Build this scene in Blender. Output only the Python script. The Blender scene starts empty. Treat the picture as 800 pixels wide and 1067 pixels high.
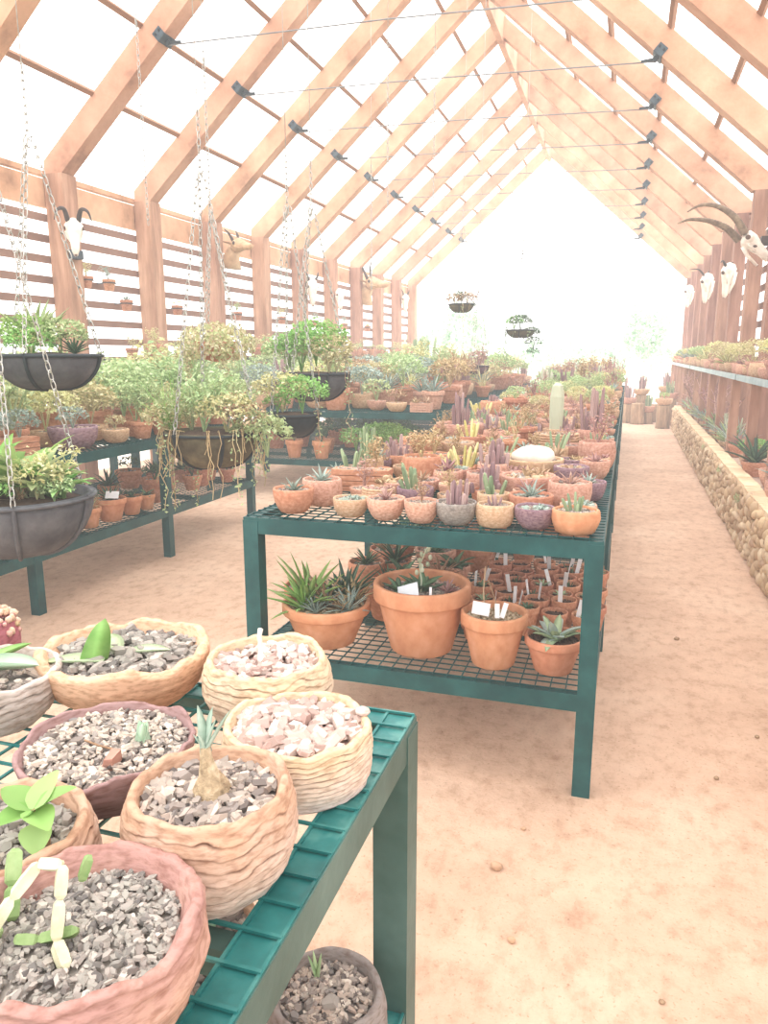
import bpy, math, random
from mathutils import Vector, Matrix, noise
random.seed(11)
RU=random.uniform; PI=math.pi
C=bpy.context.scene.collection
# ------------------------------------------------------------------ camera
F=790.0
PITCH=math.atan(165/790); YAW=math.atan(255/math.hypot(790,165)); EYE=1.6
fw=Vector((-math.sin(YAW)*math.cos(PITCH),math.cos(YAW)*math.cos(PITCH),-math.sin(PITCH)))
rt=Vector((math.cos(YAW),math.sin(YAW),0)); up=rt.cross(fw)
cd=bpy.data.cameras.new('camera'); cam=bpy.data.objects.new('camera',cd); C.objects.link(cam)
M=Matrix((rt,up,-fw)).transposed().to_4x4(); M.translation=Vector((0,0,EYE)); cam.matrix_world=M
cd.sensor_width=36; cd.lens=F/1067*36; cd.clip_end=300; cd.clip_start=.02
bpy.context.scene.camera=cam
# ------------------------------------------------------------------ world
w=bpy.data.worlds.new('sky'); bpy.context.scene.world=w; w.use_nodes=True
bg=w.node_tree.nodes['Background']; bg.inputs[0].default_value=(1.0,.985,.97,1); bg.inputs[1].default_value=1.9
_n=w.node_tree.nodes; _l=w.node_tree.links; _tc=_n.new('ShaderNodeTexCoord'); _sp=_n.new('ShaderNodeSeparateXYZ'); _mr=_n.new('ShaderNodeMapRange')
_mr.inputs[1].default_value=-.05; _mr.inputs[2].default_value=1; _mr.inputs[3].default_value=1.25; _mr.inputs[4].default_value=2.7
_l.new(_tc.outputs['Generated'],_sp.inputs[0]); _l.new(_sp.outputs[2],_mr.inputs[0]); _l.new(_mr.outputs[0],bg.inputs[1])
vs=bpy.context.scene.view_settings; vs.view_transform='Standard'; vs.look='None'; vs.exposure=0.5; vs.gamma=0.92
# ------------------------------------------------------------------ materials
def lin(h):
    h=h.lstrip('#'); o=[]
    for i in (0,2,4):
        c=int(h[i:i+2],16)/255; o.append(c/12.92 if c<=.04045 else ((c+.055)/1.055)**2.4)
    return (*o,1)
MATS={}
def mat(name,cols,scale=8,stretch=(1,1,1),rough=.8,bump=0,bscale=None,mode='noise',spec=.2,detail=4,vary=0,coord='Object',metal=0,transl=0,contrast=.25):
    if name in MATS: return MATS[name]
    m=bpy.data.materials.new(name); m.use_nodes=True; nt=m.node_tree; N=nt.nodes; L=nt.links
    b=N['Principled BSDF']; b.inputs['Roughness'].default_value=rough; b.inputs['Metallic'].default_value=metal
    b.inputs['Specular IOR Level'].default_value=spec
    tc=N.new('ShaderNodeTexCoord'); mp=N.new('ShaderNodeMapping'); mp.inputs['Scale'].default_value=stretch
    L.new(tc.outputs[coord],mp.inputs['Vector'])
    tx=N.new('ShaderNodeTexNoise'); tx.inputs['Scale'].default_value=scale; tx.inputs['Detail'].default_value=detail; tx.inputs['Roughness'].default_value=.6
    L.new(mp.outputs[0],tx.inputs['Vector'])
    rp=N.new('ShaderNodeValToRGB'); e=rp.color_ramp.elements
    lo,hi=.5-contrast,.5+contrast
    if mode=='island': lo,hi=0,1
    e[0].position=lo; e[0].color=lin(cols[0]); e[1].position=hi; e[1].color=lin(cols[-1])
    for i,cc in enumerate(cols[1:-1]):
        x=e.new(lo+(hi-lo)*(i+1)/(len(cols)-1)); x.color=lin(cc)
    src=tx.outputs[0]
    if mode=='island':
        g=N.new('ShaderNodeNewGeometry'); src=g.outputs['Random Per Island']
        rp.color_ramp.interpolation='LINEAR'
    L.new(src,rp.inputs[0]); out=rp.outputs[0]
    if vary or mode=='island':
        oi=N.new('ShaderNodeObjectInfo'); mr=N.new('ShaderNodeMapRange'); mr.inputs[3].default_value=1-vary; mr.inputs[4].default_value=1+vary*.5
        L.new(oi.outputs['Random'],mr.inputs[0]); hs=N.new('ShaderNodeHueSaturation'); L.new(out,hs.inputs['Color']); L.new(mr.outputs[0],hs.inputs['Value'])
        mh=N.new('ShaderNodeMapRange'); hv=(.02 if transl else .006)*(vary>0); mh.inputs[3].default_value=.5-hv; mh.inputs[4].default_value=.5+hv
        L.new(oi.outputs['Random'],mh.inputs[0]); L.new(mh.outputs[0],hs.inputs['Hue']); out=hs.outputs[0]
    L.new(out,b.inputs['Base Color'])
    if bump:
        t2=tx
        if bscale:
            t2=N.new('ShaderNodeTexNoise'); t2.inputs['Scale'].default_value=bscale; t2.inputs['Detail'].default_value=5; L.new(mp.outputs[0],t2.inputs['Vector'])
        bn=N.new('ShaderNodeBump'); bn.inputs['Strength'].default_value=bump; bn.inputs['Distance'].default_value=.02
        L.new(t2.outputs[0],bn.inputs['Height']); L.new(bn.outputs[0],b.inputs['Normal'])
    if transl:
        tr=N.new('ShaderNodeBsdfTranslucent'); L.new(out,tr.inputs[0]); mx=N.new('ShaderNodeMixShader'); mx.inputs[0].default_value=transl
        L.new(b.outputs[0],mx.inputs[1]); L.new(tr.outputs[0],mx.inputs[2]); L.new(mx.outputs[0],N['Material Output'].inputs[0])
    MATS[name]=m; return m
rafter_m=mat('rafter_wood',['#94705c','#c0967c','#cfa88e','#dcbca2'],2.0,(1,1,1),.75,.25,14,spec=.15,vary=.12,detail=8)
post_m=mat('post_wood',['#8a6858','#b08a76','#cdaa94'],3,(2.5,2.5,.4),.8,.3,vary=.12,detail=6)
rpost_m=mat('dark_post_wood',['#7c5a50','#a07a6a','#bc9686'],3,(2.5,2.5,.4),.8,.3,vary=.15,detail=6)
slat_m=mat('slat_wood',['#80645a','#a08274'],4,(1,.3,1),.8,.2)
batten_m=mat('batten_wood',['#8a6650','#a9836a'],4,(1,.3,1),.8,.2)
green_m=mat('green_paint',['#164649','#1d5152','#285f60'],6,(1,1,1),.38,.05,60,spec=.5,contrast=.2)
flange_m=mat('highlight_mottled_green_paint',['#185c5c','#2f7c7a','#7cb0a8'],9,(1,1,1),.4,.05,60,spec=.5,contrast=.25)  # pale tones painted into the green stand in for highlights
fg_apron_m=mat('reflection_greyed_green_paint',['#3a564e','#54706a','#688680'],4,(1,1,1),.45,.05,50,spec=.4)  # greyed green paints in the reflected light on apron and legs
steel_m=mat('dark_steel',['#3c4850','#59666d'],10,rough=.5,metal=.4)
rod_m=mat('rod_steel',['#7d8084','#9a9c9e'],10,rough=.5,metal=.2)
chain_m=mat('galvanised_chain',['#9a9a96','#d0d0ca'],20,rough=.4,metal=.4)
dhorn_bolt=mat('bolt_steel',['#23282b','#343a3e'],10,rough=.5)
terra_m=mat('terracotta',['#b88068','#c8947a','#d6a68e'],5,(1,1,1.5),.85,.12,40,vary=.12,contrast=.2)
terra2_m=mat('orange_terracotta',['#c48a6c','#cf9878','#d8a488'],3,(1,1,1),.8,.06,60,vary=.05,contrast=.22)
pink_m=mat('pink_clay',['#b88a7a','#d0a492','#dfbcaa'],6,(1,1,2),.85,.2,40,vary=.14,contrast=.2)
tan_m=mat('tan_clay',['#bc9a7e','#d2b294','#e0c8ae'],6,(1,1,2),.85,.25,40,vary=.12,contrast=.2)
grey_m=mat('grey_clay',['#86807c','#a09a94','#bab2aa'],6,(1,1,2),.85,.25,40,vary=.1,contrast=.2)
purple_m=mat('purple_brown_clay',['#80646a','#98808a','#b09692'],6,(1,1,2),.8,.2,40,vary=.1,contrast=.2)
gravel_m=mat('mixed_gravel',['#6e6662','#968c86','#b0a69c','#bfaea2','#d8cec2','#a89c94','#8a8684'],mode='island',rough=.85,vary=.1)
gravelg_m=mat('grey_slate_chips',['#6c6866','#908c86','#aaa69e','#9a928c','#bcb6ae','#7e7874','#cfc6bc'],mode='island',rough=.85)
gravelp_m=mat('pink_stone_chips',['#a89088','#cdbab0','#dccdc4','#b89c94','#e4dad2','#ac9890','#ccb0a8'],mode='island',rough=.85)
sandg_m=mat('sandy_gravel',['#8a7a62','#b8a98c','#d8ccb4','#a09078'],mode='island',rough=.9,vary=.1)
soil_m=mat('dark_soil',['#4a3c34','#75655a'],30,rough=.95)
soilpale_m=mat('pale_soil',['#a3897a','#c9b4a4'],30,rough=.95)
leaf_m=mat('pale_green_leaf',['#9cb484','#bccf9e','#d4e2b8','#a8be90'],mode='island',rough=.6,vary=.12,transl=.25)
bright_m=mat('bright_green_leaf',['#7cac5c','#9cc878','#bcdc9a','#8cb46c'],mode='island',rough=.6,vary=.1,transl=.25)
yell_m=mat('yellow_green_leaf',['#c0c08c','#d8d4a4','#e8e4c0','#c8c498'],mode='island',rough=.6,vary=.12,transl=.25)
blue_m=mat('blue_grey_leaf',['#8ca09a','#a8bab0','#c0cec4','#98a8a0'],mode='island',rough=.6,vary=.12,transl=.15)
dark_m=mat('dark_green_leaf',['#4a6454','#5e7864','#789474','#526c58'],mode='island',rough=.5,vary=.12,transl=.1)
dry_m=mat('dry_leaf',['#a08668','#c2a888','#ddc8a8','#b39478'],mode='island',rough=.8,vary=.12,transl=.15)
red_m=mat('reddish_leaf',['#a88080','#c09a96','#d4b2a8','#a07c78'],mode='island',rough=.7,vary=.12,transl=.15)
cpur_m=mat('purple_cactus',['#8c7478','#a68c8e','#bea6a2','#987e80'],mode='island',rough=.7,vary=.1)
cgrn_m=mat('green_cactus',['#7c9074','#98ac8c','#b2c4a0','#88987a'],mode='island',rough=.7,vary=.1)
cyel_m=mat('yellow_cactus',['#b8b070','#d8d090','#e8e2ac'],mode='island',rough=.7,vary=.1)
cpal_m=mat('pale_cactus',['#a8b49c','#c4ccb4','#d8dcc8'],mode='island',rough=.7,vary=.1)
stem_m=mat('brown_stem',['#8a6c54','#b0947a'],12,rough=.85)
tag_m=mat('white_tag',['#e4e6ea','#f6f7f8'],10,rough=.5)
fabric_m=mat('dark_liner',['#4a4c50','#5e6064','#747678'],7,(1,1,1),.85,.15,60,contrast=.25)
mossl_m=mat('mossy_liner',['#4c4638','#6a6450','#8c8468'],7,(1,1,1),.9,.2,50)
frame_m=mat('basket_frame',['#2b3336','#3f484c'],10,rough=.5)
bone_m=mat('bone',['#d8cec2','#efe8de','#f8f4ec'],9,rough=.7,bump=.1)
horn_m=mat('horn',['#5c5048','#867666','#a8977f'],14,(1,1,1),.6,.1)
dhorn_m=mat('dark_horn',['#3c3634','#5c5450'],14,rough=.5)
hide_m=mat('tan_hide',['#a08264','#c4a686','#dcc4a4'],7,rough=.9)
stone_m=mat('wall_stone',['#9c8468','#bda284','#d2bb9a','#b49a7e','#dccaae','#b89c84'],mode='island',rough=.9)
cope_m=mat('coping_mortar',['#c4a888','#dcc4a4','#e8d8bc'],5,rough=.9,bump=.3)
stump_m=mat('stump_bark',['#7a6450','#a48a70','#c4ac90'],6,(3,3,.5),.9,.4)
rock_m=mat('white_rock',['#cfc4b6','#ece4d8','#faf6ee'],6,rough=.85,bump=.2,bscale=30)
shelfm_m=mat('shelf_metal',['#8fa6ae','#b7c8cc'],6,rough=.4,metal=.2)
dshelf_m=mat('dark_shelf',['#3c4644','#566260'],6,rough=.5)
# ------------------------------------------------------------------ mesh builder
class MB:
    def __init__(s): s.v=[]; s.f=[]
    def add(s,vs,fs):
        b=len(s.v); s.v.extend(vs); s.f.extend(tuple(b+i for i in q) for q in fs)
    def box(s,c,d,R=None):
        x,y,z=d[0]/2,d[1]/2,d[2]/2; c=Vector(c)
        P=[Vector((i*x,j*y,k*z)) for i in(-1,1) for j in(-1,1) for k in(-1,1)]
        if R is not None: P=[R@p for p in P]
        s.add([c+p for p in P],[(0,1,3,2),(4,6,7,5),(0,4,5,1),(2,3,7,6),(0,2,6,4),(1,5,7,3)])
    def boxx(s,a,b): s.box([(a[i]+b[i])/2 for i in range(3)],[abs(b[i]-a[i]) for i in range(3)])
    def tube(s,pts,rad,n=6,cap=True,rib=0,roundtop=False):
        pts=[Vector(p) for p in pts]; k=len(pts)
        if not isinstance(rad,(list,tuple)): rad=[rad]*k
        b=len(s.v); ref=None
        for i,p in enumerate(pts):
            t=(pts[min(i+1,k-1)]-pts[max(i-1,0)]).normalized()
            if ref is None: ref=Vector((1,0,0)) if abs(t.x)<.8 else Vector((0,1,0))
            a=(ref-t*ref.dot(t)).normalized(); ref=a; c=t.cross(a)
            for j in range(n):
                th=2*PI*j/n; r=rad[i]*(1-rib*(j%2))
                s.v.append(p+a*(math.cos(th)*r)+c*(math.sin(th)*r))
        for i in range(k-1):
            for j in range(n):
                s.f.append((b+i*n+j,b+i*n+(j+1)%n,b+(i+1)*n+(j+1)%n,b+(i+1)*n+j))
        if cap:
            s.f.append(tuple(b+j for j in reversed(range(n)))); s.f.append(tuple(b+(k-1)*n+j for j in range(n)))
    def lathe(s,prof,n=24,fn=None,c=(0,0,0),close=False):
        b=len(s.v); k=len(prof)
        for i,(r,z) in enumerate(prof):
            for j in range(n):
                th=2*PI*j/n; rr,zz=(r,z) if fn is None else fn(th,i,r,z)
                s.v.append(Vector((c[0]+rr*math.cos(th),c[1]+rr*math.sin(th),c[2]+zz)))
        for i in range(k-1):
            for j in range(n): s.f.append((b+i*n+j,b+i*n+(j+1)%n,b+(i+1)*n+(j+1)%n,b+(i+1)*n+j))
        s.f.append(tuple(b+j for j in reversed(range(n))))
        if close: s.f.append(tuple(b+(k-1)*n+j for j in range(n)))
    def blade(s,base,az,tilt,L,w,curve=.5,n=5,cup=.3,fat=0,tipw=0,shape=None,twist=0):
        # leaf: base point, azimuth, tilt from vertical at base; curve adds tilt along the length
        base=Vector(base); p=base.copy(); rows=[]; d=Vector((math.cos(az),math.sin(az),0)); sd=Vector((-math.sin(az),math.cos(az),0))
        for i in range(n+1):
            t=i/n; a=tilt+curve*t
            dr=d*math.sin(a)+Vector((0,0,1))*math.cos(a); nr=d*(-math.cos(a))+Vector((0,0,1))*math.sin(a)
            if i: p=p+dr*(L/n)
            ww=(shape(t) if shape else (1-t)**.7*(.75+.6*t))*w
            rows.append((p.copy(),sd*math.cos(twist*t)+nr*math.sin(twist*t),nr,ww,t))
        b=len(s.v); m=3 if not fat else 4
        for (q,sdv,nr,ww,t) in rows:
            s.v.append(q-sdv*ww/2+nr*ww*cup*.5); s.v.append(q-nr*ww*cup*.3-nr*fat*ww*.5); s.v.append(q+sdv*ww/2+nr*ww*cup*.5)
            if fat: s.v.append(q+nr*fat*ww*.3)
        for i in range(n):
            for j in range(m if fat else 2):
                j2=(j+1)%m
                s.f.append((b+i*m+j,b+i*m+j2,b+(i+1)*m+j2,b+(i+1)*m+j))
    def leaf(s,c,nrm,L,w,az):
        q=Vector(nrm).normalized().to_track_quat('Z','Y'); R=Matrix.Rotation(az,3,'Z')
        P=[(0,-L/2,0),(w/2,0,w*.25),(0,L/2,0),(-w/2,0,w*.25)]
        c=Vector(c); s.add([c+q@(R@Vector(p)) for p in P],[(0,1,2),(0,2,3)])
    def stone(s,c,d,seed=None,jit=.3):
        R=Matrix.Rotation(RU(0,2*PI),3,'Z')@Matrix.Rotation(RU(-.45,.45),3,'X')@Matrix.Rotation(RU(-.4,.4),3,'Y')
        c=Vector(c); n=random.choice((4,5,5,6)); P=[]; ph=RU(0,6.3); rad=[RU(.7,1.1) for _ in range(n)]; sx,sy=RU(-.15,.15),RU(-.15,.15)
        for k,(q,z) in enumerate(((.95,-.5),(RU(.55,.85),.5))):
            for i in range(n):
                th=ph+2*PI*i/n; P.append(c+R@Vector((d[0]/2*rad[i]*math.cos(th)*q+k*sx*d[0],d[1]/2*rad[i]*math.sin(th)*q+k*sy*d[1],d[2]*(z+RU(-.15,.15)))))
        s.add(P,[tuple(reversed(range(n))),tuple(range(n,2*n))]+[(i,(i+1)%n,n+(i+1)%n,n+i) for i in range(n)])
    def ball(s,c,r,n=8,m=6,jit=0,R=None):
        if not isinstance(r,(tuple,list)): r=(r,r,r)
        c=Vector(c); P=[Vector((0,0,-r[2]))]
        for i in range(1,m):
            a=-PI/2+PI*i/m
            for j in range(n):
                th=2*PI*j/n; q=1+RU(-jit,jit)
                P.append(Vector((r[0]*math.cos(a)*math.cos(th)*q,r[1]*math.cos(a)*math.sin(th)*q,r[2]*math.sin(a)*q)))
        P.append(Vector((0,0,r[2])))
        if R is not None: P=[R@p for p in P]
        fs=[(0,1+(j+1)%n,1+j) for j in range(n)]
        for i in range(m-2):
            for j in range(n): fs.append((1+i*n+j,1+i*n+(j+1)%n,1+(i+1)*n+(j+1)%n,1+(i+1)*n+j))
        e=1+(m-1)*n; fs+=[(e-n+j,e-n+(j+1)%n,e) for j in range(n)]
        s.add([c+p for p in P],fs)
    def link(s,c,t,sd,L,W,r):
        # one chain link: long axis t, side axis sd
        b=len(s.v); n=10; m=4; nr=t.cross(sd); c=Vector(c)
        for i in range(n):
            th=2*PI*i/n; o=t*(math.sin(th)*L/2)+sd*(math.cos(th)*W/2); o2=(t*math.sin(th)+sd*math.cos(th)).normalized()
            for j in range(m):
                ph=2*PI*j/m; s.v.append(c+o+o2*(math.cos(ph)*r)+nr*(math.sin(ph)*r))
        for i in range(n):
            for j in range(m): s.f.append((b+i*m+j,b+((i+1)%n)*m+j,b+((i+1)%n)*m+(j+1)%m,b+i*m+(j+1)%m))
    def chain(s,a,b,L=.05,W=.022,r=.0035):
        a=Vector(a); b=Vector(b); d=b-a; k=max(2,int(d.length/(L*.78))); t=d.normalized()
        u=t.cross(Vector((0,1,.1))).normalized(); v=t.cross(u)
        for i in range(k): s.link(a+d*((i+.5)/k),t,u if i%2 else v,L,W,r)
    def mesh(s,name,smooth=True):
        me=bpy.data.meshes.new(name); me.from_pydata([tuple(p) for p in s.v],[],s.f); me.validate()
        if smooth: me.polygons.foreach_set('use_smooth',[True]*len(me.polygons))
        me.update(); return me
    def build(s,name,m,parent=None,smooth=False,loc=None,kind=None):
        return inst(name,s.mesh(name,smooth),m,parent,loc,kind)
def inst(name,me,m,parent=None,loc=None,kind=None):
    o=bpy.data.objects.new(name,me); C.objects.link(o)
    if len(me.materials)==0: me.materials.append(m)
    if me.materials[0]!=m:
        o.material_slots[0].link='OBJECT'; o.material_slots[0].material=m
    if parent: o.parent=parent
    if loc: o.location=loc
    if kind: o['kind']=kind
    return o
def tag(o,label,cat,group=None):
    o['label']=label; o['category']=cat
    if group: o['group']=group
    return o
def thing(name,label,cat,loc=(0,0,0),rz=0,group=None):
    o=bpy.data.objects.new(name,None); o.empty_display_size=.1; C.objects.link(o); o.location=loc; o.rotation_euler=(0,0,rz)
    return tag(o,label,cat,group)
def struct(name,mb,m,smooth=False): return mb.build(name,m,smooth=smooth,kind='structure')
ORD=['zeroth','first','second','third','fourth','fifth','sixth','seventh','eighth','ninth','tenth','eleventh','twelfth','thirteenth','fourteenth','fifteenth','sixteenth']
# ------------------------------------------------------------------ floor
def floor_mat():
    m=bpy.data.materials.new('sandy_floor'); m.use_nodes=True; nt=m.node_tree; N=nt.nodes; L=nt.links; b=N['Principled BSDF']
    b.inputs['Roughness'].default_value=.95; b.inputs['Specular IOR Level'].default_value=.1
    tc=N.new('ShaderNodeTexCoord')
    def nz(sc,det=5,stretch=(1,1,1)):
        mp=N.new('ShaderNodeMapping'); mp.inputs['Scale'].default_value=stretch; L.new(tc.outputs['Object'],mp.inputs[0])
        t=N.new('ShaderNodeTexNoise'); t.inputs['Scale'].default_value=sc; t.inputs['Detail'].default_value=det; t.inputs['Roughness'].default_value=.65; L.new(mp.outputs[0],t.inputs[0]); return t
    def ramp(src,st):
        r=N.new('ShaderNodeValToRGB'); e=r.color_ramp.elements; e[0].position,e[0].color=st[0][0],lin(st[0][1]); e[1].position,e[1].color=st[-1][0],lin(st[-1][1])
        for p,c in st[1:-1]: x=e.new(p); x.color=lin(c)
        L.new(src,r.inputs[0]); return r.outputs[0]
    def mix(a,b2,f,mode='MULTIPLY'):
        x=N.new('ShaderNodeMix'); x.data_type='RGBA'; x.blend_type=mode; x.inputs[0].default_value=f; L.new(a,x.inputs[6]); L.new(b2,x.inputs[7]); return x.outputs[2]
    a=ramp(nz(1.1,6).outputs[0],[(.3,'#c8aa94'),(.5,'#d8bba5'),(.7,'#e2c9b4')])
    c=ramp(nz(14,8,(1,.7,1)).outputs[0],[(.32,'#c8b6a8'),(.5,'#f2eeea'),(.75,'#ffffff')])
    d=ramp(nz(70,4).outputs[0],[(.28,'#b4a496'),(.42,'#ffffff'),(.8,'#ffffff')])
    L.new(mix(mix(a,c,.6),d,.6),b.inputs['Base Color'])
    bn=N.new('ShaderNodeBump'); bn.inputs['Strength'].default_value=.5; bn.inputs['Distance'].default_value=.015
    L.new(nz(22,8).outputs[0],bn.inputs['Height']); L.new(bn.outputs[0],b.inputs['Normal']); return m
m=MB(); m.boxx((-7,-6,-.1),(2,25,0)); struct('floor',m,floor_mat())
outg=mat('pale_outdoor_ground',['#e6dccc','#f6efe4'],.3,rough=.95)
m=MB(); m.boxx((-60,-40,-.3),(60,90,-.11)); struct('ground',m,outg)
# ------------------------------------------------------------------ timber frame
XL,XR,XM=-6.5,1.5,-2.5; ZE=3.65; SL=.89
BAY=[7.935+1.73*k for k in range(-5,10)]
def under(x): return ZE+SL*(min(x-XL,XR-x)-.11)
def frameside(s):     # s=+1 for the wall at XL, -1 for XR ; returns x for a distance in from the wall
    return (lambda d:XL+d) if s>0 else (lambda d:XR-d)
for s,side,word in((1,'west','slatted wall'),(-1,'east','wall over the stone planter')):
    X=frameside(s); word2='slatted wall' if s>0 else 'stone planter'
    for i,y in enumerate(BAY):
        far=len(BAY)-i
        # post
        m=MB(); z=0; a=.125
        a2=.125 if s>0 else .08; m.boxx((X(-a2),y-a,0),(X(a2),y+a,ZE))
        o=m.build('timber_post',post_m if s>0 else rpost_m)
        tag(o,f'squared timber post in the {word}, {ORD[far]} from the open gable','post','timber wall posts')
        # rafter : prism following the pitch
        m=MB(); th=.205; d=.25/math.cos(math.atan(SL)); x0,x1=.11,4-.05
        P=[(x0,ZE),(-.13,ZE),(-.13,ZE+SL*(-.24)+d+.02),(x1,ZE+SL*(x1-x0)+d),(x1,ZE+SL*(x1-x0))]
        V=[Vector((X(px),y-th/2,pz)) for px,pz in P]+[Vector((X(px),y+th/2,pz)) for px,pz in P]
        n=5; m.add(V,[tuple(range(n)),tuple(reversed(range(n,2*n)))]+[(j,j+n,(j+1)%n+n,(j+1)%n) for j in range(n)])
        r=m.build('roof_rafter',rafter_m)
        tag(r,f'sloping timber rafter, {ORD[far]} from the open gable, on the {word2} side','rafter','timber roof rafters')
        # steel saddle bracket round the rafter underside
        dd=1.53 if s>0 else 1.40; bx=X(dd); bz=ZE+SL*(dd-.11); A=math.atan(SL)*(-s)
        Rm=Matrix.Rotation(A,3,'Y'); m=MB()
        nrm=Rm@Vector((0,0,1)); c=Vector((bx,y,bz))
        m.box(c-nrm*.006,(.11,th+.02,.012),Rm)
        for e in(-1,1):
            m.box(c+nrm*.045+Vector((0,e*(th/2+.006),0)),(.11,.012,.10),Rm)
        m.box(c-nrm*.03,(.05,.05,.05),Rm); m.tube([c-nrm*.03,c-nrm*.045+Vector((s*.14,0,0))],.016,6)
        br=m.build('steel_bracket',steel_m,r)
        for e in((-1,) if i>3 else ()):
            for q in(-.03,.03):
                m=MB(); m.box(c+nrm*.06+Rm@Vector((q,0,0))+Vector((0,e*(th/2+.016),0)),(.022,.012,.022),Rm); m.build('bolt',dhorn_bolt,br)
    # wall plate, slats, battens
    m=MB(); m.boxx((X(-.20),BAY[0]-.3,3.28),(X(-.14),BAY[-1]+.12,3.60)); m.boxx((X(-.22),BAY[0]-.3,3.63),(X(-.14),BAY[-1]+.12,3.69))
    struct('trim_%d'%(1 if s>0 else 2),m,rafter_m if s>0 else rpost_m)
    m=MB(); k=0; z=.3
    while z<3.2:
        m.boxx((X(-.16),BAY[0]-.2,z),(X(-.135),BAY[-1]+.1,z+.085)); z+=.235
    struct('wall_west' if s>0 else 'wall_east',m,slat_m)
    for q,dd in enumerate([.60,1.28,1.97,2.66,3.36]):
        m=MB(); zz=ZE+SL*(dd-.11)+.25/math.cos(math.atan(SL))+.03
        m.box((X(dd),(BAY[0]+BAY[-1])/2,zz),(.055,BAY[-1]-BAY[0]+.5,.055),Matrix.Rotation(math.atan(SL)*(-s),3,'Y'))
        struct('trim_%d'%(3+q+(5 if s<0 else 0)),m,batten_m)
# translucent roof sheets
ms=bpy.data.materials.new('translucent_sheet'); ms.use_nodes=True; N=ms.node_tree.nodes; L=ms.node_tree.links; N.remove(N['Principled BSDF'])
t=N.new('ShaderNodeBsdfTransparent'); t.inputs[0].default_value=(1,1,1,1); tl=N.new('ShaderNodeBsdfTranslucent'); tl.inputs[0].default_value=(.97,.97,.96,1)
mx=N.new('ShaderNodeMixShader'); mx.inputs[0].default_value=.25; L.new(t.outputs[0],mx.inputs[1]); L.new(tl.outputs[0],mx.inputs[2]); L.new(mx.outputs[0],N['Material Output'].inputs[0])
for s,nm in((1,'ceiling_west'),(-1,'ceiling_east')):
    X=frameside(s); m=MB(); h=.25/math.cos(math.atan(SL))+.075
    a,b=-.3,4.0
    P=[(X(a),BAY[0]-.3,ZE+SL*(a-.11)+h),(X(a),BAY[-1]+.2,ZE+SL*(a-.11)+h),(X(b),BAY[-1]+.2,ZE+SL*(b-.11)+h),(X(b),BAY[0]-.3,ZE+SL*(b-.11)+h)]
    m.add([Vector(p) for p in P],[(0,1,2,3)]); struct(nm,m,ms)
m=MB(); m.boxx((XM-.05,BAY[0]-.2,6.98),(XM+.05,BAY[-1]+.1,7.5)); o=m.build('ridge_beam',rafter_m); tag(o,'long timber ridge beam running along the peak of the roof','beam')
for i,y in enumerate(BAY):
    if i<2: continue
    m=MB(); m.tube([(XL+1.55,y,under(XL+1.53)-.05),(XM,y,4.83),(XR-1.42,y,under(XR-1.40)-.05)],.0075,6)
    o=m.build('tie_rod',rod_m,smooth=True); tag(o,f'thin steel tie rod across the roof, {ORD[len(BAY)-i]} from the open gable','tie rod','steel roof tie rods')
# added glowing volume imitating veiling glare, filling the hall
mh_=bpy.data.materials.new('glare_glow'); mh_.use_nodes=True; N=mh_.node_tree.nodes; N.remove(N['Principled BSDF']); e_=N.new('ShaderNodeEmission'); e_.inputs[0].default_value=(1,.96,.94,1); e_.inputs[1].default_value=.011
mh_.node_tree.links.new(e_.outputs[0],N['Material Output'].inputs['Volume'])
m=MB(); m.boxx((-7.6,-7,-.15),(2.6,26,8.2)); m.build('glare_volume',mh_,kind='stuff')
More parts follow.
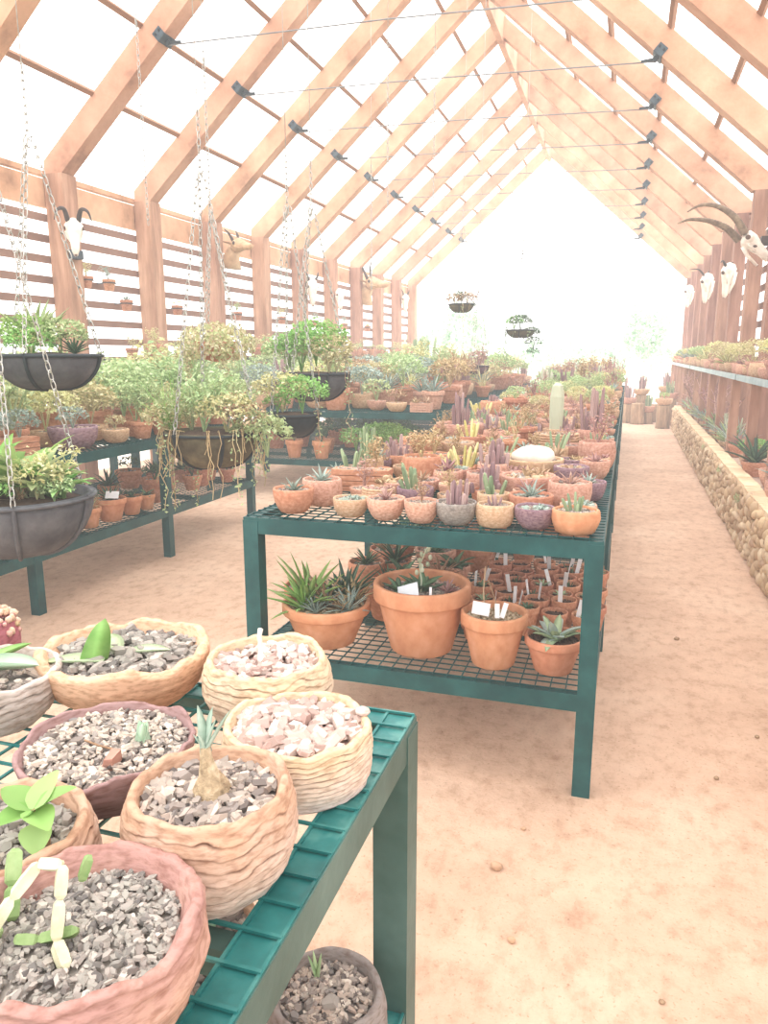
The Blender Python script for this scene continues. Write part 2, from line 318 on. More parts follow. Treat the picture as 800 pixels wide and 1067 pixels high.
# ------------------------------------------------------------------ benches
def bench(label,x0,x1,y0,y1,zt,zl,legs,low=True,fl=.05,cellx=.055,celly=.05,apron=.065,leg=.06,am=None,fm=None,group='green steel plant benches',wide_low=None):
    am=am or green_m; fm=fm or green_m
    t=thing('plant_bench',label,'bench',((x0+x1)/2,(y0+y1)/2,0),0,group); ox,oy=(x0+x1)/2,(y0+y1)/2
    def tier(z,nm_f,nm_w,fl):
        m=MB(); T=.006
        for a,b in(((x0+T,y0),(x1-T,y0+T)),((x0+T,y1-T),(x1-T,y1)),((x0,y0),(x0+T,y1)),((x1-T,y0),(x1,y1))):
            m.boxx((a[0]-ox,a[1]-oy,z-apron),(b[0]-ox,b[1]-oy,z))
        i_=.0065
        for a,b in(((x0+i_,y0+i_),(x1-i_,y0+fl)),((x0+i_,y1-fl),(x1-i_,y1-i_)),((x0+i_,y0+fl),(x0+fl,y1-fl)),((x1-fl,y0+fl),(x1-i_,y1-fl))):
            m.boxx((a[0]-ox,a[1]-oy,z-.010),(b[0]-ox,b[1]-oy,z-.004))
        y=y0+.6
        while y<y1-.4: m.boxx((x0-ox+.01,y-.015-oy,z-.045),(x1-ox-.01,y+.015-oy,z-.008)); y+=.72
        m.build(nm_f,am,t)
        if fm!=am:
            mf=MB()
            for a,b in(((x0+i_,y0+i_),(x1-i_,y0+fl)),((x0+i_,y1-fl),(x1-i_,y1-i_)),((x0+i_,y0+fl),(x0+fl,y1-fl)),((x1-fl,y0+fl),(x1-i_,y1-fl))):
                mf.boxx((a[0]-ox,a[1]-oy,z-.0039),(b[0]-ox,b[1]-oy,z-.001))
            mf.build('edge_flange',fm,t)
        m=MB(); wr=.0022; x=x1-fl*1.0; xs=[x1-.004]
        while x>x0+.02: xs.append(x); x-=cellx
        for x in xs: m.boxx((x-wr-ox,y0+.003-oy,z-.001),(x+wr-ox,y1-.003-oy,z+.003))
        y=y1-.004
        while y>y0: m.boxx((x0+.003-ox,y-wr-oy,z+.001),(x1-.003-ox,y+wr-oy,z+.005)); y-=celly
        m.build(nm_w,fm,t)
    tier(zt,'top_frame','wire_top',fl)
    if low: tier(zl,'lower_frame','wire_shelf',fl)
    for y in legs:
        for x in(x0+leg/2,x1-leg/2):
            m=MB(); m.boxx((x-leg/2-ox-.002,y-leg/2-oy-.002,0),(x+leg/2-ox+.002,y+leg/2-oy+.002,zt-.012)); m.build('leg',am,t)
    return t
bench('grey-green steel bench in front carrying coil-built clay pots of stone chips',-1.75,-.32,-1.4,1.205,.97,.40,(1.175,-.2,-1.37),fl=.052,cellx=.055,celly=.05,am=fg_apron_m,fm=flange_m,apron=.06)
bench('dark green two-tier bench crowded with cactus bowls above big terracotta pots',-1.41,-.04,2.62,7.10,.97,.40,(2.65,4.12,5.6,7.07))
bench('dark green bench directly behind the cactus bowl bench beside the path',-1.41,-.04,7.2,11.7,.97,.40,(7.23,8.7,10.2,11.67))
bench('dark green bench last of the row beside the path, near the stumps',-1.41,-.04,11.8,16.3,.97,.40,(11.83,13.3,14.8,16.27))
bench('dark green two-tier bench along the aisle below the hanging baskets',-4.75,-3.4,2.2,6.6,.955,.40,(2.25,3.67,5.12,6.55))
bench('green two-tier bench with two small terracotta pots on its lower end',-4.7,-1.85,7.87,12.4,.97,.42,(7.9,9.4,10.9,12.37))
bench('green bench in the middle row beyond the leafy shrub',-4.7,-1.85,12.5,17.2,.97,.42,(12.53,14.1,15.6,17.17))
bench('green bench against the slatted wall closest to the skull post',-6.3,-5.3,2.4,9.2,.80,.40,(2.43,4.7,7,9.17),low=False)
bench('green bench against the slatted wall under the goat head mount',-6.3,-5.3,9.3,16.2,.80,.40,(9.33,11.6,13.9,16.17),low=False)
bench('green bench against the slatted wall next to the open gable',-6.3,-5.3,16.3,23.2,.80,.40,(16.33,18.6,20.9,23.17),low=False)
# wall shelves
for i,(a,b) in enumerate(((8.3,12.9),(13,17.9),(18,23.2))):
    m=MB(); m.boxx((-6.37,a,1.50),(-6.0,b,1.535)); m.boxx((-6.02,a,1.47),(-6.0,b,1.54))
    o=m.build('plant_shelf',dshelf_m); tag(o,f'narrow dark shelf on the slatted wall, {["closest to the skull post","in the middle of the wall","closest to the open gable"][i]}','shelf','dark shelves on the slatted wall')
for i,(a,b) in enumerate(((2.5,8.9),(9,15.4),(15.5,22.5))):
    t=thing('plant_shelf',f'long metal-edged shelf over the stone planter, {["closest to the horned skull","middle length of three","beyond the small skulls"][i]}','shelf',(1.3,(a+b)/2,0),0,'shelves over the stone planter')
    L2=(b-a)/2
    m=MB(); m.boxx((-.18,-L2,1.335),(.07,L2,1.365)); m.build('shelf_board',slat_m,t)
    m=MB(); m.boxx((-.20,-L2,1.325),(-.18,L2,1.385)); m.build('metal_edge',shelfm_m,t)
    y=-L2+.4
    while y<L2:
        m=MB(); m.boxx((-.175,y-.05,.40),(-.085,y+.05,1.335)); m.build('prop_post',post_m,t); y+=1.28
# ------------------------------------------------------------------ stone planter wall
m=MB(); ya,yb=2.0,17.4; m.boxx((1.0,ya,0),(1.14,yb,.47))
y=ya
while y<yb:
    z=.04; far=y>9
    while z<.47:
        s1=RU(.03,.075); s2=RU(.028,.068)
        m.ball((.995+RU(-.01,.01),y+RU(-.03,.03),z),(RU(.03,.055),s1,s2),6 if far else 7,4 if far else 5,.12); z+=s2*1.55
    y+=.095
struct('wall_planter',m,stone_m,True)
m=MB(); n=60
for i in range(n):
    a=ya+(yb-ya)*i/n; m.box((1.05+RU(-.006,.006),a+(yb-ya)/n/2,.485+RU(-.004,.004)),(.13,(yb-ya)/n+.004,.06))
struct('trim_13',m,cope_m)
m=MB(); m.boxx((1.12,ya,0),(1.6,yb+4,.46)); struct('ground_planter_bed',m,soilpale_m)
# ------------------------------------------------------------------ plant and pot library
def gravel_mesh(n,size,R=.88,thin=.6,name='gravel'):
    m=MB(); m.lathe([(R,-.08),(R,-.02),(.4,.0),(.01,.01)],18)
    for i in range(n):
        a=RU(0,2*PI); r=R*.97*math.sqrt(random.random()); q=size*RU(.5,1.3)
        m.stone((r*math.cos(a),r*math.sin(a),RU(0,.05)),(q*RU(.9,1.5),q,q*thin))
    return m.mesh(name,False)
GR=[gravel_mesh(60,.2) for _ in range(3)]; GRF=[gravel_mesh(260,.11) for _ in range(2)]
def potmesh(kind,seed,n=28):
    m=MB(); o=Vector((seed*7.3,seed*3.1,0))
    def wob(a,b):
        def fn(th,i,r,z):
            q=noise.noise(Vector((math.cos(th)*1.2,math.sin(th)*1.2,z*1.5))+o)
            q2=noise.noise(Vector((math.cos(th)*4,math.sin(th)*4,z*5))+o)
            return r*(1+a*q+b*q2),z+(.05*a*10*q if z>.8 else 0)*.6
        return fn
    if kind=='std': pr=[(.60,0),(.64,.03),(.90,.74),(.905,.76),(.985,.765),(1,.79),(1,.97),(.985,1),(.9,1),(.885,.97),(.87,.8)]; fn=None
    elif kind=='bowl': pr=[(.48,0),(.62,.04),(.80,.22),(.93,.48),(.99,.75),(1,.93),(.98,1),(.92,1.0),(.885,.95),(.87,.75)]; fn=wob(.06,.03)
    elif kind=='deep': pr=[(.72,0),(.85,.06),(.98,.35),(1.03,.6),(1,.88),(.97,.99),(.88,1),(.86,.95),(.86,.75)]; fn=wob(.06,.03)
    elif kind=='coil':
        pr=[(.76,0)]; 
        for k in range(8): z=k/8; q=.88+.16*math.sin(PI*(.15+z*.7)); pr+=[(q-.03,z+.01),(q+.02,z+.04),(q+.02,z+.09),(q-.03,z+.115)]
        pr+=[(.97,.99),(.86,1),(.86,.75)]; fn=wob(.05,.03)
    m.lathe(pr,n,fn); return m.mesh('pot',kind!='coil')
def troughmesh(seed):
    m=MB(); 
    for k in range(4):
        z0,z1=k*.25,(k+1)*.25-.03; q=.93+.05*z1
        m.boxx((-q,-.5*q,z0),(q,.5*q,z1+.03 if k==3 else z1))
    m.v=[p+Vector((noise.noise(p*2+Vector((seed,0,0)))*.05,0,0)) for p in m.v]
    return m.mesh('pot',False)
POTS={'std':[potmesh('std',0)],'bowl':[potmesh('bowl',i) for i in range(4)],'deep':[potmesh('deep',i+9) for i in range(3)],'coil':[potmesh('coil',i+20) for i in range(2)],'trough':[troughmesh(3)]}
def P_columns(n,R,h0,h1,r,lean=.15,rib=.35):
    m=MB()
    for i in range(n):
        a=RU(0,2*PI); q=R*math.sqrt(random.random()); h=RU(h0,h1); x,y=q*math.cos(a),q*math.sin(a); lx,ly=lean*x/R*h+RU(-.02,.02)*h,lean*y/R*h+RU(-.02,.02)*h; rr=r*RU(.8,1.2)
        ts=[0,.3,.7,.93,.99]; m.tube([(x+lx*t,y+ly*t,h*t) for t in ts],[rr*.85,rr,rr,rr*.75,rr*.25],10,True,rib)
    return m.mesh('cactus_stems',False)
def P_rosette(n,L,w,t0,t1,cup=.4,curve=.4,fat=.25,nn=4):
    m=MB()
    for i in range(n):
        f=i/n; m.blade((0,0,0),i*2.4+RU(-.2,.2),t0+(t1-t0)*f+RU(-.08,.08),L*RU(.75,1.1),w,curve*RU(.3,1.3),nn,cup,fat)
    return m.mesh('leaves',True)
def P_bush(R,H,n,s,stems=7,flat=.6,droop=0,z0=.15):
    m=MB()
    for i in range(stems):
        a=RU(0,2*PI); q=R*RU(.3,.85); m.tube([(0,0,0),(q*.3*math.cos(a),q*.3*math.sin(a),H*.4),(q*math.cos(a),q*math.sin(a),H*RU(.6,.95))],[s*.12,s*.09,s*.04],4,False)
    for i in range(n):
        a=RU(0,2*PI); e=math.acos(RU(-.35,1)); q=RU(.55,1)**.5
        q*=1+.25*noise.noise(Vector((math.cos(a)*2,math.sin(a)*2,e*2+n)))
        p=Vector((R*q*math.sin(e)*math.cos(a),R*q*math.sin(e)*math.sin(a),H*(z0+(1-z0)*(.5+.5*q*math.cos(e)))))
        p.z=max(p.z,.01)
        m.leaf(p,(RU(-1,1),RU(-1,1),RU(.3,1.4)),s*RU(.7,1.3),s*flat*RU(.7,1.2),RU(0,6.3))
    return m.mesh('foliage',False)
def P_grass(n,L,w,sp=.9,curve=1.2):
    m=MB()
    for i in range(n):
        a=RU(0,6.3); m.blade((RU(-.02,.02),RU(-.02,.02),0),a,RU(.05,sp),L*RU(.6,1.1),w,RU(.2,curve),4,.3)
    return m.mesh('leaves',False)
def P_clump(n,R,s):
    m=MB()
    for i in range(n):
        a=RU(0,6.3); q=R*math.sqrt(random.random()); r=s*RU(.6,1.2)
        if i%3==0:
            for k in range(6): m.blade((q*math.cos(a),q*math.sin(a),0),k*1.05+i,RU(.3,1.0),r*2.4,r*.9,.3,3,.4,.4)
        else: m.ball((q*math.cos(a),q*math.sin(a),r*.4),(r,r,r*.8),6,4,.15)
    return m.mesh('clump',False)
def P_twigs(n,L,leafy=0,r=.004):
    m=MB()
    for i in range(n):
        a=RU(0,6.3); sp=RU(.1,.5); p=Vector((0,0,0)); pts=[p.copy()]; d=Vector((math.cos(a)*sp,math.sin(a)*sp,1))
        for k in range(4):
            p=p+d.normalized()*L/4*RU(.7,1.1); d+=Vector((RU(-.5,.5),RU(-.5,.5),RU(0,.4))); pts.append(p.copy())
            if k>0:
                for _ in range(2):
                    e=p+Vector((RU(-1,1),RU(-1,1),RU(.2,1.2))).normalized()*L*.22; m.tube([p,e],[r*.6,r*.35],4,False)
                    for __ in range(leafy): m.leaf(e+Vector((RU(-.02,.02),RU(-.02,.02),RU(-.02,.02))),(RU(-1,1),RU(-1,1),1),.03,.016,RU(0,6))
        m.tube(pts,[r,r*.9,r*.8,r*.6,r*.4],5,False)
    return m.mesh('stems',False)
def P_strap(n,L,w):
    m=MB()
    for i in range(n):
        m.blade((RU(-.05,.05),RU(-.05,.05),0),RU(0,6.3),RU(.1,.6),L*RU(.7,1.1),w*RU(.7,1.1),RU(.8,1.7),7,.25,0,shape=lambda t:math.sin(PI*min(1,.12+t*.88))**.7)
    return m.mesh('leaves',True)
V={ # key : (variants, root name, part name)
 'cols':([P_columns(13,.052,.03,.10,.009,.12) for _ in range(4)],'potted_cactus','cactus_stems'),
 'tall':([P_columns(16,.06,.08,.24,.011,.12) for _ in range(3)],'potted_cactus','cactus_stems'),
 'fing':([P_columns(7,.04,.03,.11,.007,.5,.2) for _ in range(3)],'potted_cactus','cactus_stems'),
 'barrel':([P_columns(1,.01,.28,.3,.04,0,.18)],'potted_cactus','cactus_stem'),
 'ros':([P_rosette(14,.07,.018,1.2,.2) for _ in range(3)],'potted_succulent','leaves'),
 'aloe':([P_rosette(20,.16,.024,1.1,.15,.4,.5,.25,5) for _ in range(3)],'potted_aloe','leaves'),
 'gast':([P_rosette(10,.125,.05,1.15,.35,.25,.6,.3,6) for _ in range(2)],'potted_gasteria','leaves'),
 'clump':([P_clump(16,.06,.013) for _ in range(3)],'potted_succulent','clump'),
 'bush':([P_bush(.17,.24,620,.027) for _ in range(4)],'potted_shrub','foliage'),
 'small':([P_bush(.09,.13,170,.022) for _ in range(3)],'potted_shrub','foliage'),
 'grass':([P_grass(34,.2,.007) for _ in range(3)],'potted_grass','leaves'),
 'twig':([P_twigs(7,.22,3) for _ in range(3)],'potted_plant','stems'),
 'bare':([P_twigs(6,.26,0,.006) for _ in range(3)],'potted_plant','stems'),
 'strap':([P_strap(24,.34,.065) for _ in range(2)],'potted_plant','leaves'),
 'none':([],'potted_seedling',''),
}
PM={'terra':(terra_m,'terracotta'),'oran':(terra2_m,'orange terracotta'),'pink':(pink_m,'pink clay'),'tan':(tan_m,'tan clay'),'grey':(grey_m,'grey clay'),'purp':(purple_m,'purple-brown clay')}
KN={'std':'pot','bowl':'bowl','deep':'pot','coil':'coiled pot','trough':'trough'}
LM={'lg':(leaf_m,'pale green'),'br':(bright_m,'bright green'),'ye':(yell_m,'yellow-green'),'bl':(blue_m,'blue-grey'),'dk':(dark_m,'dark green'),'dry':(dry_m,'dry'),'red':(red_m,'reddish'),
    'cp':(cpur_m,'purple'),'cg':(cgrn_m,'green'),'cy':(cyel_m,'yellow'),'cw':(cpal_m,'pale')}
PD={'cols':'stem cactus','tall':'column cactus','fing':'finger cactus','barrel':'ribbed pillar cactus','ros':'rosette succulent','aloe':'aloe','gast':'tongue-leaved plant','clump':'stone-plant clumps','bush':'leafy shrub','small':'small bushy plant','grass':'thin grassy leaves','twig':'leafy twigs','bare':'bare twiggy stems','strap':'strap leaves','none':'gravel only'}
GM={'g':gravel_m,'s':sandg_m,'p':gravelp_m,'d':soil_m}
ZONES={}
TAGM=None
def tags(root,n,r,z,hh=.085):
    for i in range(n):
        m=MB(); a=RU(0,6.3); m.box((0,0,.5*hh),(.02,.0015,hh),Matrix.Rotation(RU(-.3,.3),3,'X')@Matrix.Rotation(RU(-.3,.3),3,'Y'))
        o=m.build('plant_tag',tag_m,root,loc=(r*.5*math.cos(a),r*.5*math.sin(a),z)); o.rotation_euler[2]=RU(-.6,.6)
def potted(x,y,z,r,h,kind='bowl',pm='terra',pl='cols',lm='cp',ps=1,zone=None,gm='g',label=None,rot=None,ntag=0,fine=False,sx=1,ball=False):
    vs_,rn,pn=V[pl]
    t=thing(rn,label or '','potted plant',(x,y,z),RU(0,6.3) if rot is None else rot)
    sc=r/1.0
    p=inst('pot',random.choice(POTS[kind]),PM[pm][0],t); p.scale=(r*sx,r,h)
    if kind=='trough':
        g=inst('gravel',random.choice(GR),GM[gm],t,(0,0,h*.97),'stuff'); g.scale=(r*sx*.95,r*.5,.05)
    else:
        g=inst('gravel',random.choice(GRF if fine else GR),GM[gm],t,(0,0,h*.84),'stuff'); g.scale=(r*sx,r,min(r,.12)); g.rotation_euler[2]=0 if sx!=1 else RU(0,6)
    if pl!='none':
        n_=2 if kind=='trough' else 1
        for k in range(n_):
            q=inst(pn,random.choice(vs_),LM[lm][0],t,(r*.5*(2*k-1)*sx if n_==2 else 0,0,h*.86)); q.scale=(ps,ps,ps); q.rotation_euler[2]=RU(0,6.3)
    if ntag: tags(t,ntag,r,h*.85)
    desc=f'{PM[pm][1]} {KN[kind]} of {LM[lm][1]+" " if pl!="none" else ""}{PD[pl]}'
    if not label: ZONES.setdefault(zone,[]).append((t,desc))
    else: t['group']=zone_group.get(zone,zone)
    return t
zone_group={}
OCC={}
def free(surf,x,y,r):
    return all((x-a)**2+(y-b)**2>(r+c)**2*.94 for a,b,c in OCC.get(surf,[]))
def occ(surf,x,y,r): OCC.setdefault(surf,[]).append((x,y,r))
def put(surf,x,y,z,r,h,**k): occ(surf,x,y,r*k.get('sx',1)); return potted(x,y,z,r,h,zone=k.pop('zone',surf),**k)
def wch(c): 
    return random.choices([a for a,_ in c],[b for _,b in c])[0]
def fill(surf,x0,x1,y0,y1,z,n,rr,menu,edge=0,zfn=None):
    c=0; tries=0
    while c<n and tries<n*60:
        tries+=1; r=RU(*rr); x=RU(x0+r,x1-r); y=RU(y0+r,y1-r)
        if not free(surf,x,y,r): continue
        kind,pm,pl,lm,ps=wch(menu)
        ps*=RU(.8,1.25)
        hh={'std':RU(1.3,1.7),'bowl':RU(.85,1.1),'deep':RU(1,1.4),'coil':RU(1,1.3),'trough':.8}[kind]*r
        occ(surf,x,y,r); potted(x,y,z,r,hh,kind,pm,pl,lm,ps,zone=surf,rot=RU(-.4,.4) if kind=='trough' else None); c+=1
# ------------------------------------------------------------------ coil-built pots at the front
def claymat(name,low,high,crack,spot=None,bs=30,bump=.35):
    m=bpy.data.materials.new(name); m.use_nodes=True; nt=m.node_tree; N=nt.nodes; L=nt.links; b=N['Principled BSDF']; b.inputs['Roughness'].default_value=.85; b.inputs['Specular IOR Level'].default_value=.15
    at=N.new('ShaderNodeAttribute'); at.attribute_name='tone'; sp=N.new('ShaderNodeSeparateColor'); L.new(at.outputs['Color'],sp.inputs[0])
    tc=N.new('ShaderNodeTexCoord'); tx=N.new('ShaderNodeTexNoise'); tx.inputs['Scale'].default_value=22; tx.inputs['Detail'].default_value=6; L.new(tc.outputs['Object'],tx.inputs[0])
    ad=N.new('ShaderNodeMath'); ad.operation='MULTIPLY_ADD'; ad.inputs[1].default_value=.9; ad.inputs[2].default_value=-.45; L.new(tx.outputs[0],ad.inputs[0])
    a2=N.new('ShaderNodeMath'); a2.operation='ADD'; a2.use_clamp=True; L.new(ad.outputs[0],a2.inputs[0]); L.new(sp.outputs[0],a2.inputs[1])
    def mix(f,a,c,mode='MIX'):
        x=N.new('ShaderNodeMix'); x.data_type='RGBA'; x.blend_type=mode
        for i,v in((0,f),(6,a),(7,c)):
            if isinstance(v,(int,float)): x.inputs[i].default_value=v
            elif isinstance(v,str): x.inputs[i].default_value=lin(v)
            else: L.new(v,x.inputs[i])
        return x.outputs[2]
    base=mix(a2.outputs[0],low,high)
    t3=N.new('ShaderNodeTexNoise'); t3.inputs['Scale'].default_value=60; t3.inputs['Detail'].default_value=5; mp3=N.new('ShaderNodeMapping'); mp3.inputs['Scale'].default_value=(1,1,3.2); L.new(tc.outputs['Object'],mp3.inputs[0]); L.new(mp3.outputs[0],t3.inputs[0])
    rp=N.new('ShaderNodeValToRGB'); rp.color_ramp.elements[0].position=.3; rp.color_ramp.elements[0].color=lin('#b09888'); rp.color_ramp.elements[1].position=.55; rp.color_ramp.elements[1].color=(1,1,1,1); L.new(t3.outputs[0],rp.inputs[0])
    base=mix(.55,base,rp.outputs[0],'MULTIPLY')
    base=mix(sp.outputs[1],base,crack)
    L.new(base,b.inputs['Base Color'])
    bn=N.new('ShaderNodeBump'); bn.inputs['Strength'].default_value=bump; bn.inputs['Distance'].default_value=.003; L.new(t3.outputs[0],bn.inputs['Height']); L.new(bn.outputs[0],b.inputs['Normal'])
    return m
def fgpot(label,x,y,R,h,prof,m,ridges=0,amp=.004,stones=300,ss=.012,gm=gravelg_m,lvl=.84,th=.011,seed=0,ell=1,rimnoise=.004,name='coil_pot',z0=.974,rot=0,rimcoil=0,cat='potted plant'):
    t=thing(name,label,cat,(x,y,z0),rot,'coil-built clay pots on the front bench'); o=Vector((seed*5.1,seed*2.3,seed)); n=150; K=96 if ridges else 34
    rows=[]
    for i in range(K+1):
        z=i/K; rows.append((z,0))
    P=[]; tone=[]; m_=MB()
    def rad(z):
        for (za,ra),(zb,rb) in zip(prof,prof[1:]):
            if z<=zb: 
                u=(z-za)/(zb-za); u=u*u*(3-2*u)*.4+u*.6; return ra+(rb-ra)*u
        return prof[-1][1]
    rr=[(rad(z),z,0) for z,_ in rows]
    # rounded lip then inner wall
    for k in range(1,7):
        a=PI*k/6; rr.append((rad(1)-th/R*(1-math.cos(a))*.5*1.0,1+th/h*.45*math.sin(a),1))
    rr+= [(rad(1)-th/R-.02*k,1-.06*k,2) for k in(1,2,3,4)]
    for i,(r,z,ty) in enumerate(rr):
        for j in range(n):
            a=2*PI*j/n; cx,cy=math.cos(a),math.sin(a)
            q=noise.noise(Vector((cx*1.3,cy*1.3,z*.8))+o); low=noise.noise(Vector((cx*2.5,cy*2.5,2))+o)
            g=0; dr=0
            if ridges and ty==0:
                ph=z*ridges+.9*noise.noise(Vector((cx*1.6,cy*1.6,z*1.3))+o*2)+.35*noise.noise(Vector((cx*5,cy*5,z*4))+o)
                f=ph%1.0; e=min(f,1-f); mk=max(0,min(1,.35+2.2*noise.noise(Vector((cx*3,cy*3,z*6))+o*3))); dr=amp*(.55-f)*.9-amp*1.5*math.exp(-(e/.07)**2)*mk
                dr+=amp*.5*noise.noise(Vector((cx*9,cy*9,z*14))+o)
                e=min(f,1-f); g=max(0,1-e/.17)*(.1+.9*mk)
                if z>.95: dr*=.4; g*=.2
            elif ty==0:
                dr=.0015*noise.noise(Vector((cx*6,cy*6,z*9))+o)
                g=max(0,.5*noise.noise(Vector((cx*3,cy*3,z*12))+o)-.22); dr+=.0025*noise.noise(Vector((cx*4,cy*4,z*7))+o)*(rimcoil>0)
            if rimcoil and z>.88 and ty<2:
                dr+=rimcoil*(math.sin((z-.88)/.06*PI)*.5+.5+.5*noise.noise(Vector((cx*11,cy*11,z*20))+o))*.8
            rad_=r*R*(1+.05*q)+dr; zz=z*h+(rimnoise*(low*2+.6*noise.noise(Vector((cx*8,cy*8,5))+o))*max(0,min(1,(z-.6)/.4)))
            m_.v.append(Vector((rad_*cx*ell,rad_*cy,zz))); tone.append((min(1,max(0,z if ty==0 else 1)),min(1,g),0,1))
    k=len(rr)
    for i in range(k-1):
        for j in range(n): m_.f.append((i*n+j,i*n+(j+1)%n,(i+1)*n+(j+1)%n,(i+1)*n+j))
    m_.f.append(tuple(reversed(range(n))))
    me=bpy.data.meshes.new('pot'); me.from_pydata([tuple(p) for p in m_.v],[],m_.f); ca=me.color_attributes.new('tone','FLOAT_COLOR','POINT')
    ca.data.foreach_set('color',[c for q in tone for c in q]); me.polygons.foreach_set('use_smooth',[True]*len(me.polygons)); me.update()
    inst('pot',me,m,t)
    ri=(rad(1)-th/R)*R*.98; zl=h*lvl
    g=MB(); g.lathe([(ri,-.004),(ri*.5,0),(.001,.002)],30,lambda a,i,r,z:(r,z+zl))
    g.v=[Vector((p.x*ell,p.y,p.z)) for p in g.v]
    for i in range(stones):
        a=RU(0,2*PI); r=ri*.97*math.sqrt(random.random()); q=ss*RU(.45,1.25)
        g.stone((r*math.cos(a)*ell,r*math.sin(a),zl+q*.15+.006*(1-(r/ri)**2)+RU(0,ss*.25)),(q*RU(1.0,2.1),q*RU(.75,1.1),q*RU(.22,.5)))
    g.build('gravel',gm,t,kind='stuff')
    t['lvl']=zl
    return t
c_brown=claymat('bark_coil_clay','#dfd0c6','#c8a68e','#5c3a2c')
c_pink=claymat('pale_coil_clay','#e2d4ce','#dac4a6','#74524a')
c_pale=claymat('sandy_coil_clay','#dcccbe','#dac4a6','#745444')
c_red=claymat('reddish_clay','#dcbca6','#b8928a','#7c4c48',bump=.6)
c_or=claymat('smooth_orange_clay','#d2a284','#e2bda0','#b08468',bump=.2)
c_grey=claymat('striped_grey_clay','#c8c4c2','#cfc4bc','#3c3838')
c_pur=claymat('purple_clay','#6c5858','#a88c8a','#4a3434',bump=.2)
c_dgrey=claymat('dark_grey_clay','#7c7674','#9a928e','#4c4646',bump=.4)
barrel=[(0,.80),(.2,.95),(.5,1.06),(.8,1.04),(1,.97)]
straight=[(0,.93),(.3,1.0),(.7,1.02),(1,1.0)]
bowlp=[(0,.55),(.15,.7),(.4,.86),(.7,.96),(1,1.0)]
# red rimmed bowl, cactus chain
t=fgpot('large reddish clay bowl with a lumpy pink rim holding a pale jointed cactus',-.462,.508,.112,.10,[(0,.7),(.3,.95),(.6,1.04),(1,1.0)],c_red,0,stones=1100,ss=.0095,lvl=.80,th=.014,seed=1,rimnoise=.006,rimcoil=.004)
def seg(mb,a,b,r): 
    a=Vector(a);b=Vector(b); mb.tube([a,a.lerp(b,.12),a.lerp(b,.5),a.lerp(b,.88),b],[r*.45,r*.9,r,r*.9,r*.45],8,True,.34)
jc=mat('pale_jointed_cactus',['#a8a888','#d0ccb0','#e4dfc8'],30,rough=.7)
jg=mat('green_jointed_cactus',['#6c8c54','#90a874','#a8bc8c'],30,rough=.7)
z=.08
def chain_seg(mb,pts,r):
    for a,b in zip(pts,pts[1:]): seg(mb,a,b,r)
m=MB(); chain_seg(m,[(-.085,-.062,z+.012),(-.068,-.042,z+.020),(-.056,-.022,z+.048),(-.040,-.002,z+.074),(-.016,.002,z+.075),(-.010,-.012,z+.050),(-.006,-.026,z+.018),(.016,-.040,z+.006)],.0075)
chain_seg(m,[(-.068,-.042,z+.022),(-.055,-.075,z+.020)],.0085)
m.build('cactus_stems',jc,t)
m=MB(); chain_seg(m,[(-.1,.03,z+.055),(-.088,.01,z+.03),(-.078,-.005,z+.004)],.010); m.build('green_cactus_stem',jg,t); m=MB(); chain_seg(m,[(-.112,-.02,z+.03),(-.09,-.022,z+.02),(-.07,-.03,z+.006)],.010)
m.build('green_cactus_stem',jg,t); m=MB(); chain_seg(m,[(-.05,-.03,z+.012),(-.03,-.022,z+.010),(.004,-.008,z+.018)],.007); m.build('green_cactus_stem',jg,t); m=MB(); chain_seg(m,[(-.004,.010,z+.055),(.002,.018,z+.078)],.006)
m.build('green_cactus_stem',jg,t)
# barrel coil pot with caudex
t=fgpot('tall bark-textured coil pot holding a swollen stem with upright grey-green leaves',-.447,.722,.099,.118,barrel,c_brown,9,.0024,420,.016,gravel_m,.86,.012,seed=2)
m=MB(); zz=t['lvl']
m.tube([(.005,0,zz-.01),(.004,0,zz+.004),(.002,0,zz+.02),(-.001,0,zz+.034),(-.003,0,zz+.05),(-.004,0,zz+.068)],[.020,.024,.021,.013,.009,.008],10,True)
m.v=[p+Vector((noise.noise(p*60)*.004,noise.noise(p*60+Vector((5,0,0)))*.004,0)) for p in m.v]
m.build('swollen_stem',mat('caudex_bark',['#80705c','#b8a488','#d8c8ae'],60,rough=.9,bump=.5),t,True)
m=MB()
for az,ti,L_,w_ in((2.6,.15,.058,.020),(.3,.45,.066,.018),(1.3,.2,.055,.018),(-1.7,.3,.035,.012),(.1,.25,.05,.013),(3.6,.4,.028,.010)): m.blade((-.004,0,zz+.060),az,ti,L_,w_,.15,6,.35,.2)
m.build('leaves',mat('frosted_leaf',['#9cb4a4','#bccfc0','#dce8dc'],25,rough=.6,transl=.15),t,True)
# pale coil pot pink chips
t=fgpot('wide straight-sided coil pot with yellow rim filled with pale pink chips only',-.437,.952,.104,.088,straight,c_pink,11,.0017,260,.024,gravelp_m,.86,.011,seed=3,ell=1.06,cat='pot')
m=MB(); m.ball((.085,.055,.094),(.012,.010,.007),8,6,.1); m.build('pinched_lip',c_pink,t,True)
# barrel coil pot with pale stem
t=fgpot('sand-coloured barrel coil pot at the bench end with one thin pale stem',-.572,1.128,.107,.105,barrel,c_pale,8,.0019,220,.021,gravelp_m,.86,.012,seed=4)
m=MB(); zz=t['lvl']; m.tube([(-.008,0,zz),(-.010,0,zz+.012),(-.012,0,zz+.022),(-.011,0,zz+.04),(-.013,0,zz+.052),(-.010,0,zz+.066)],[.009,.008,.0045,.004,.0045,.005],8); m.build('pale_stem',bone_m,t,True)
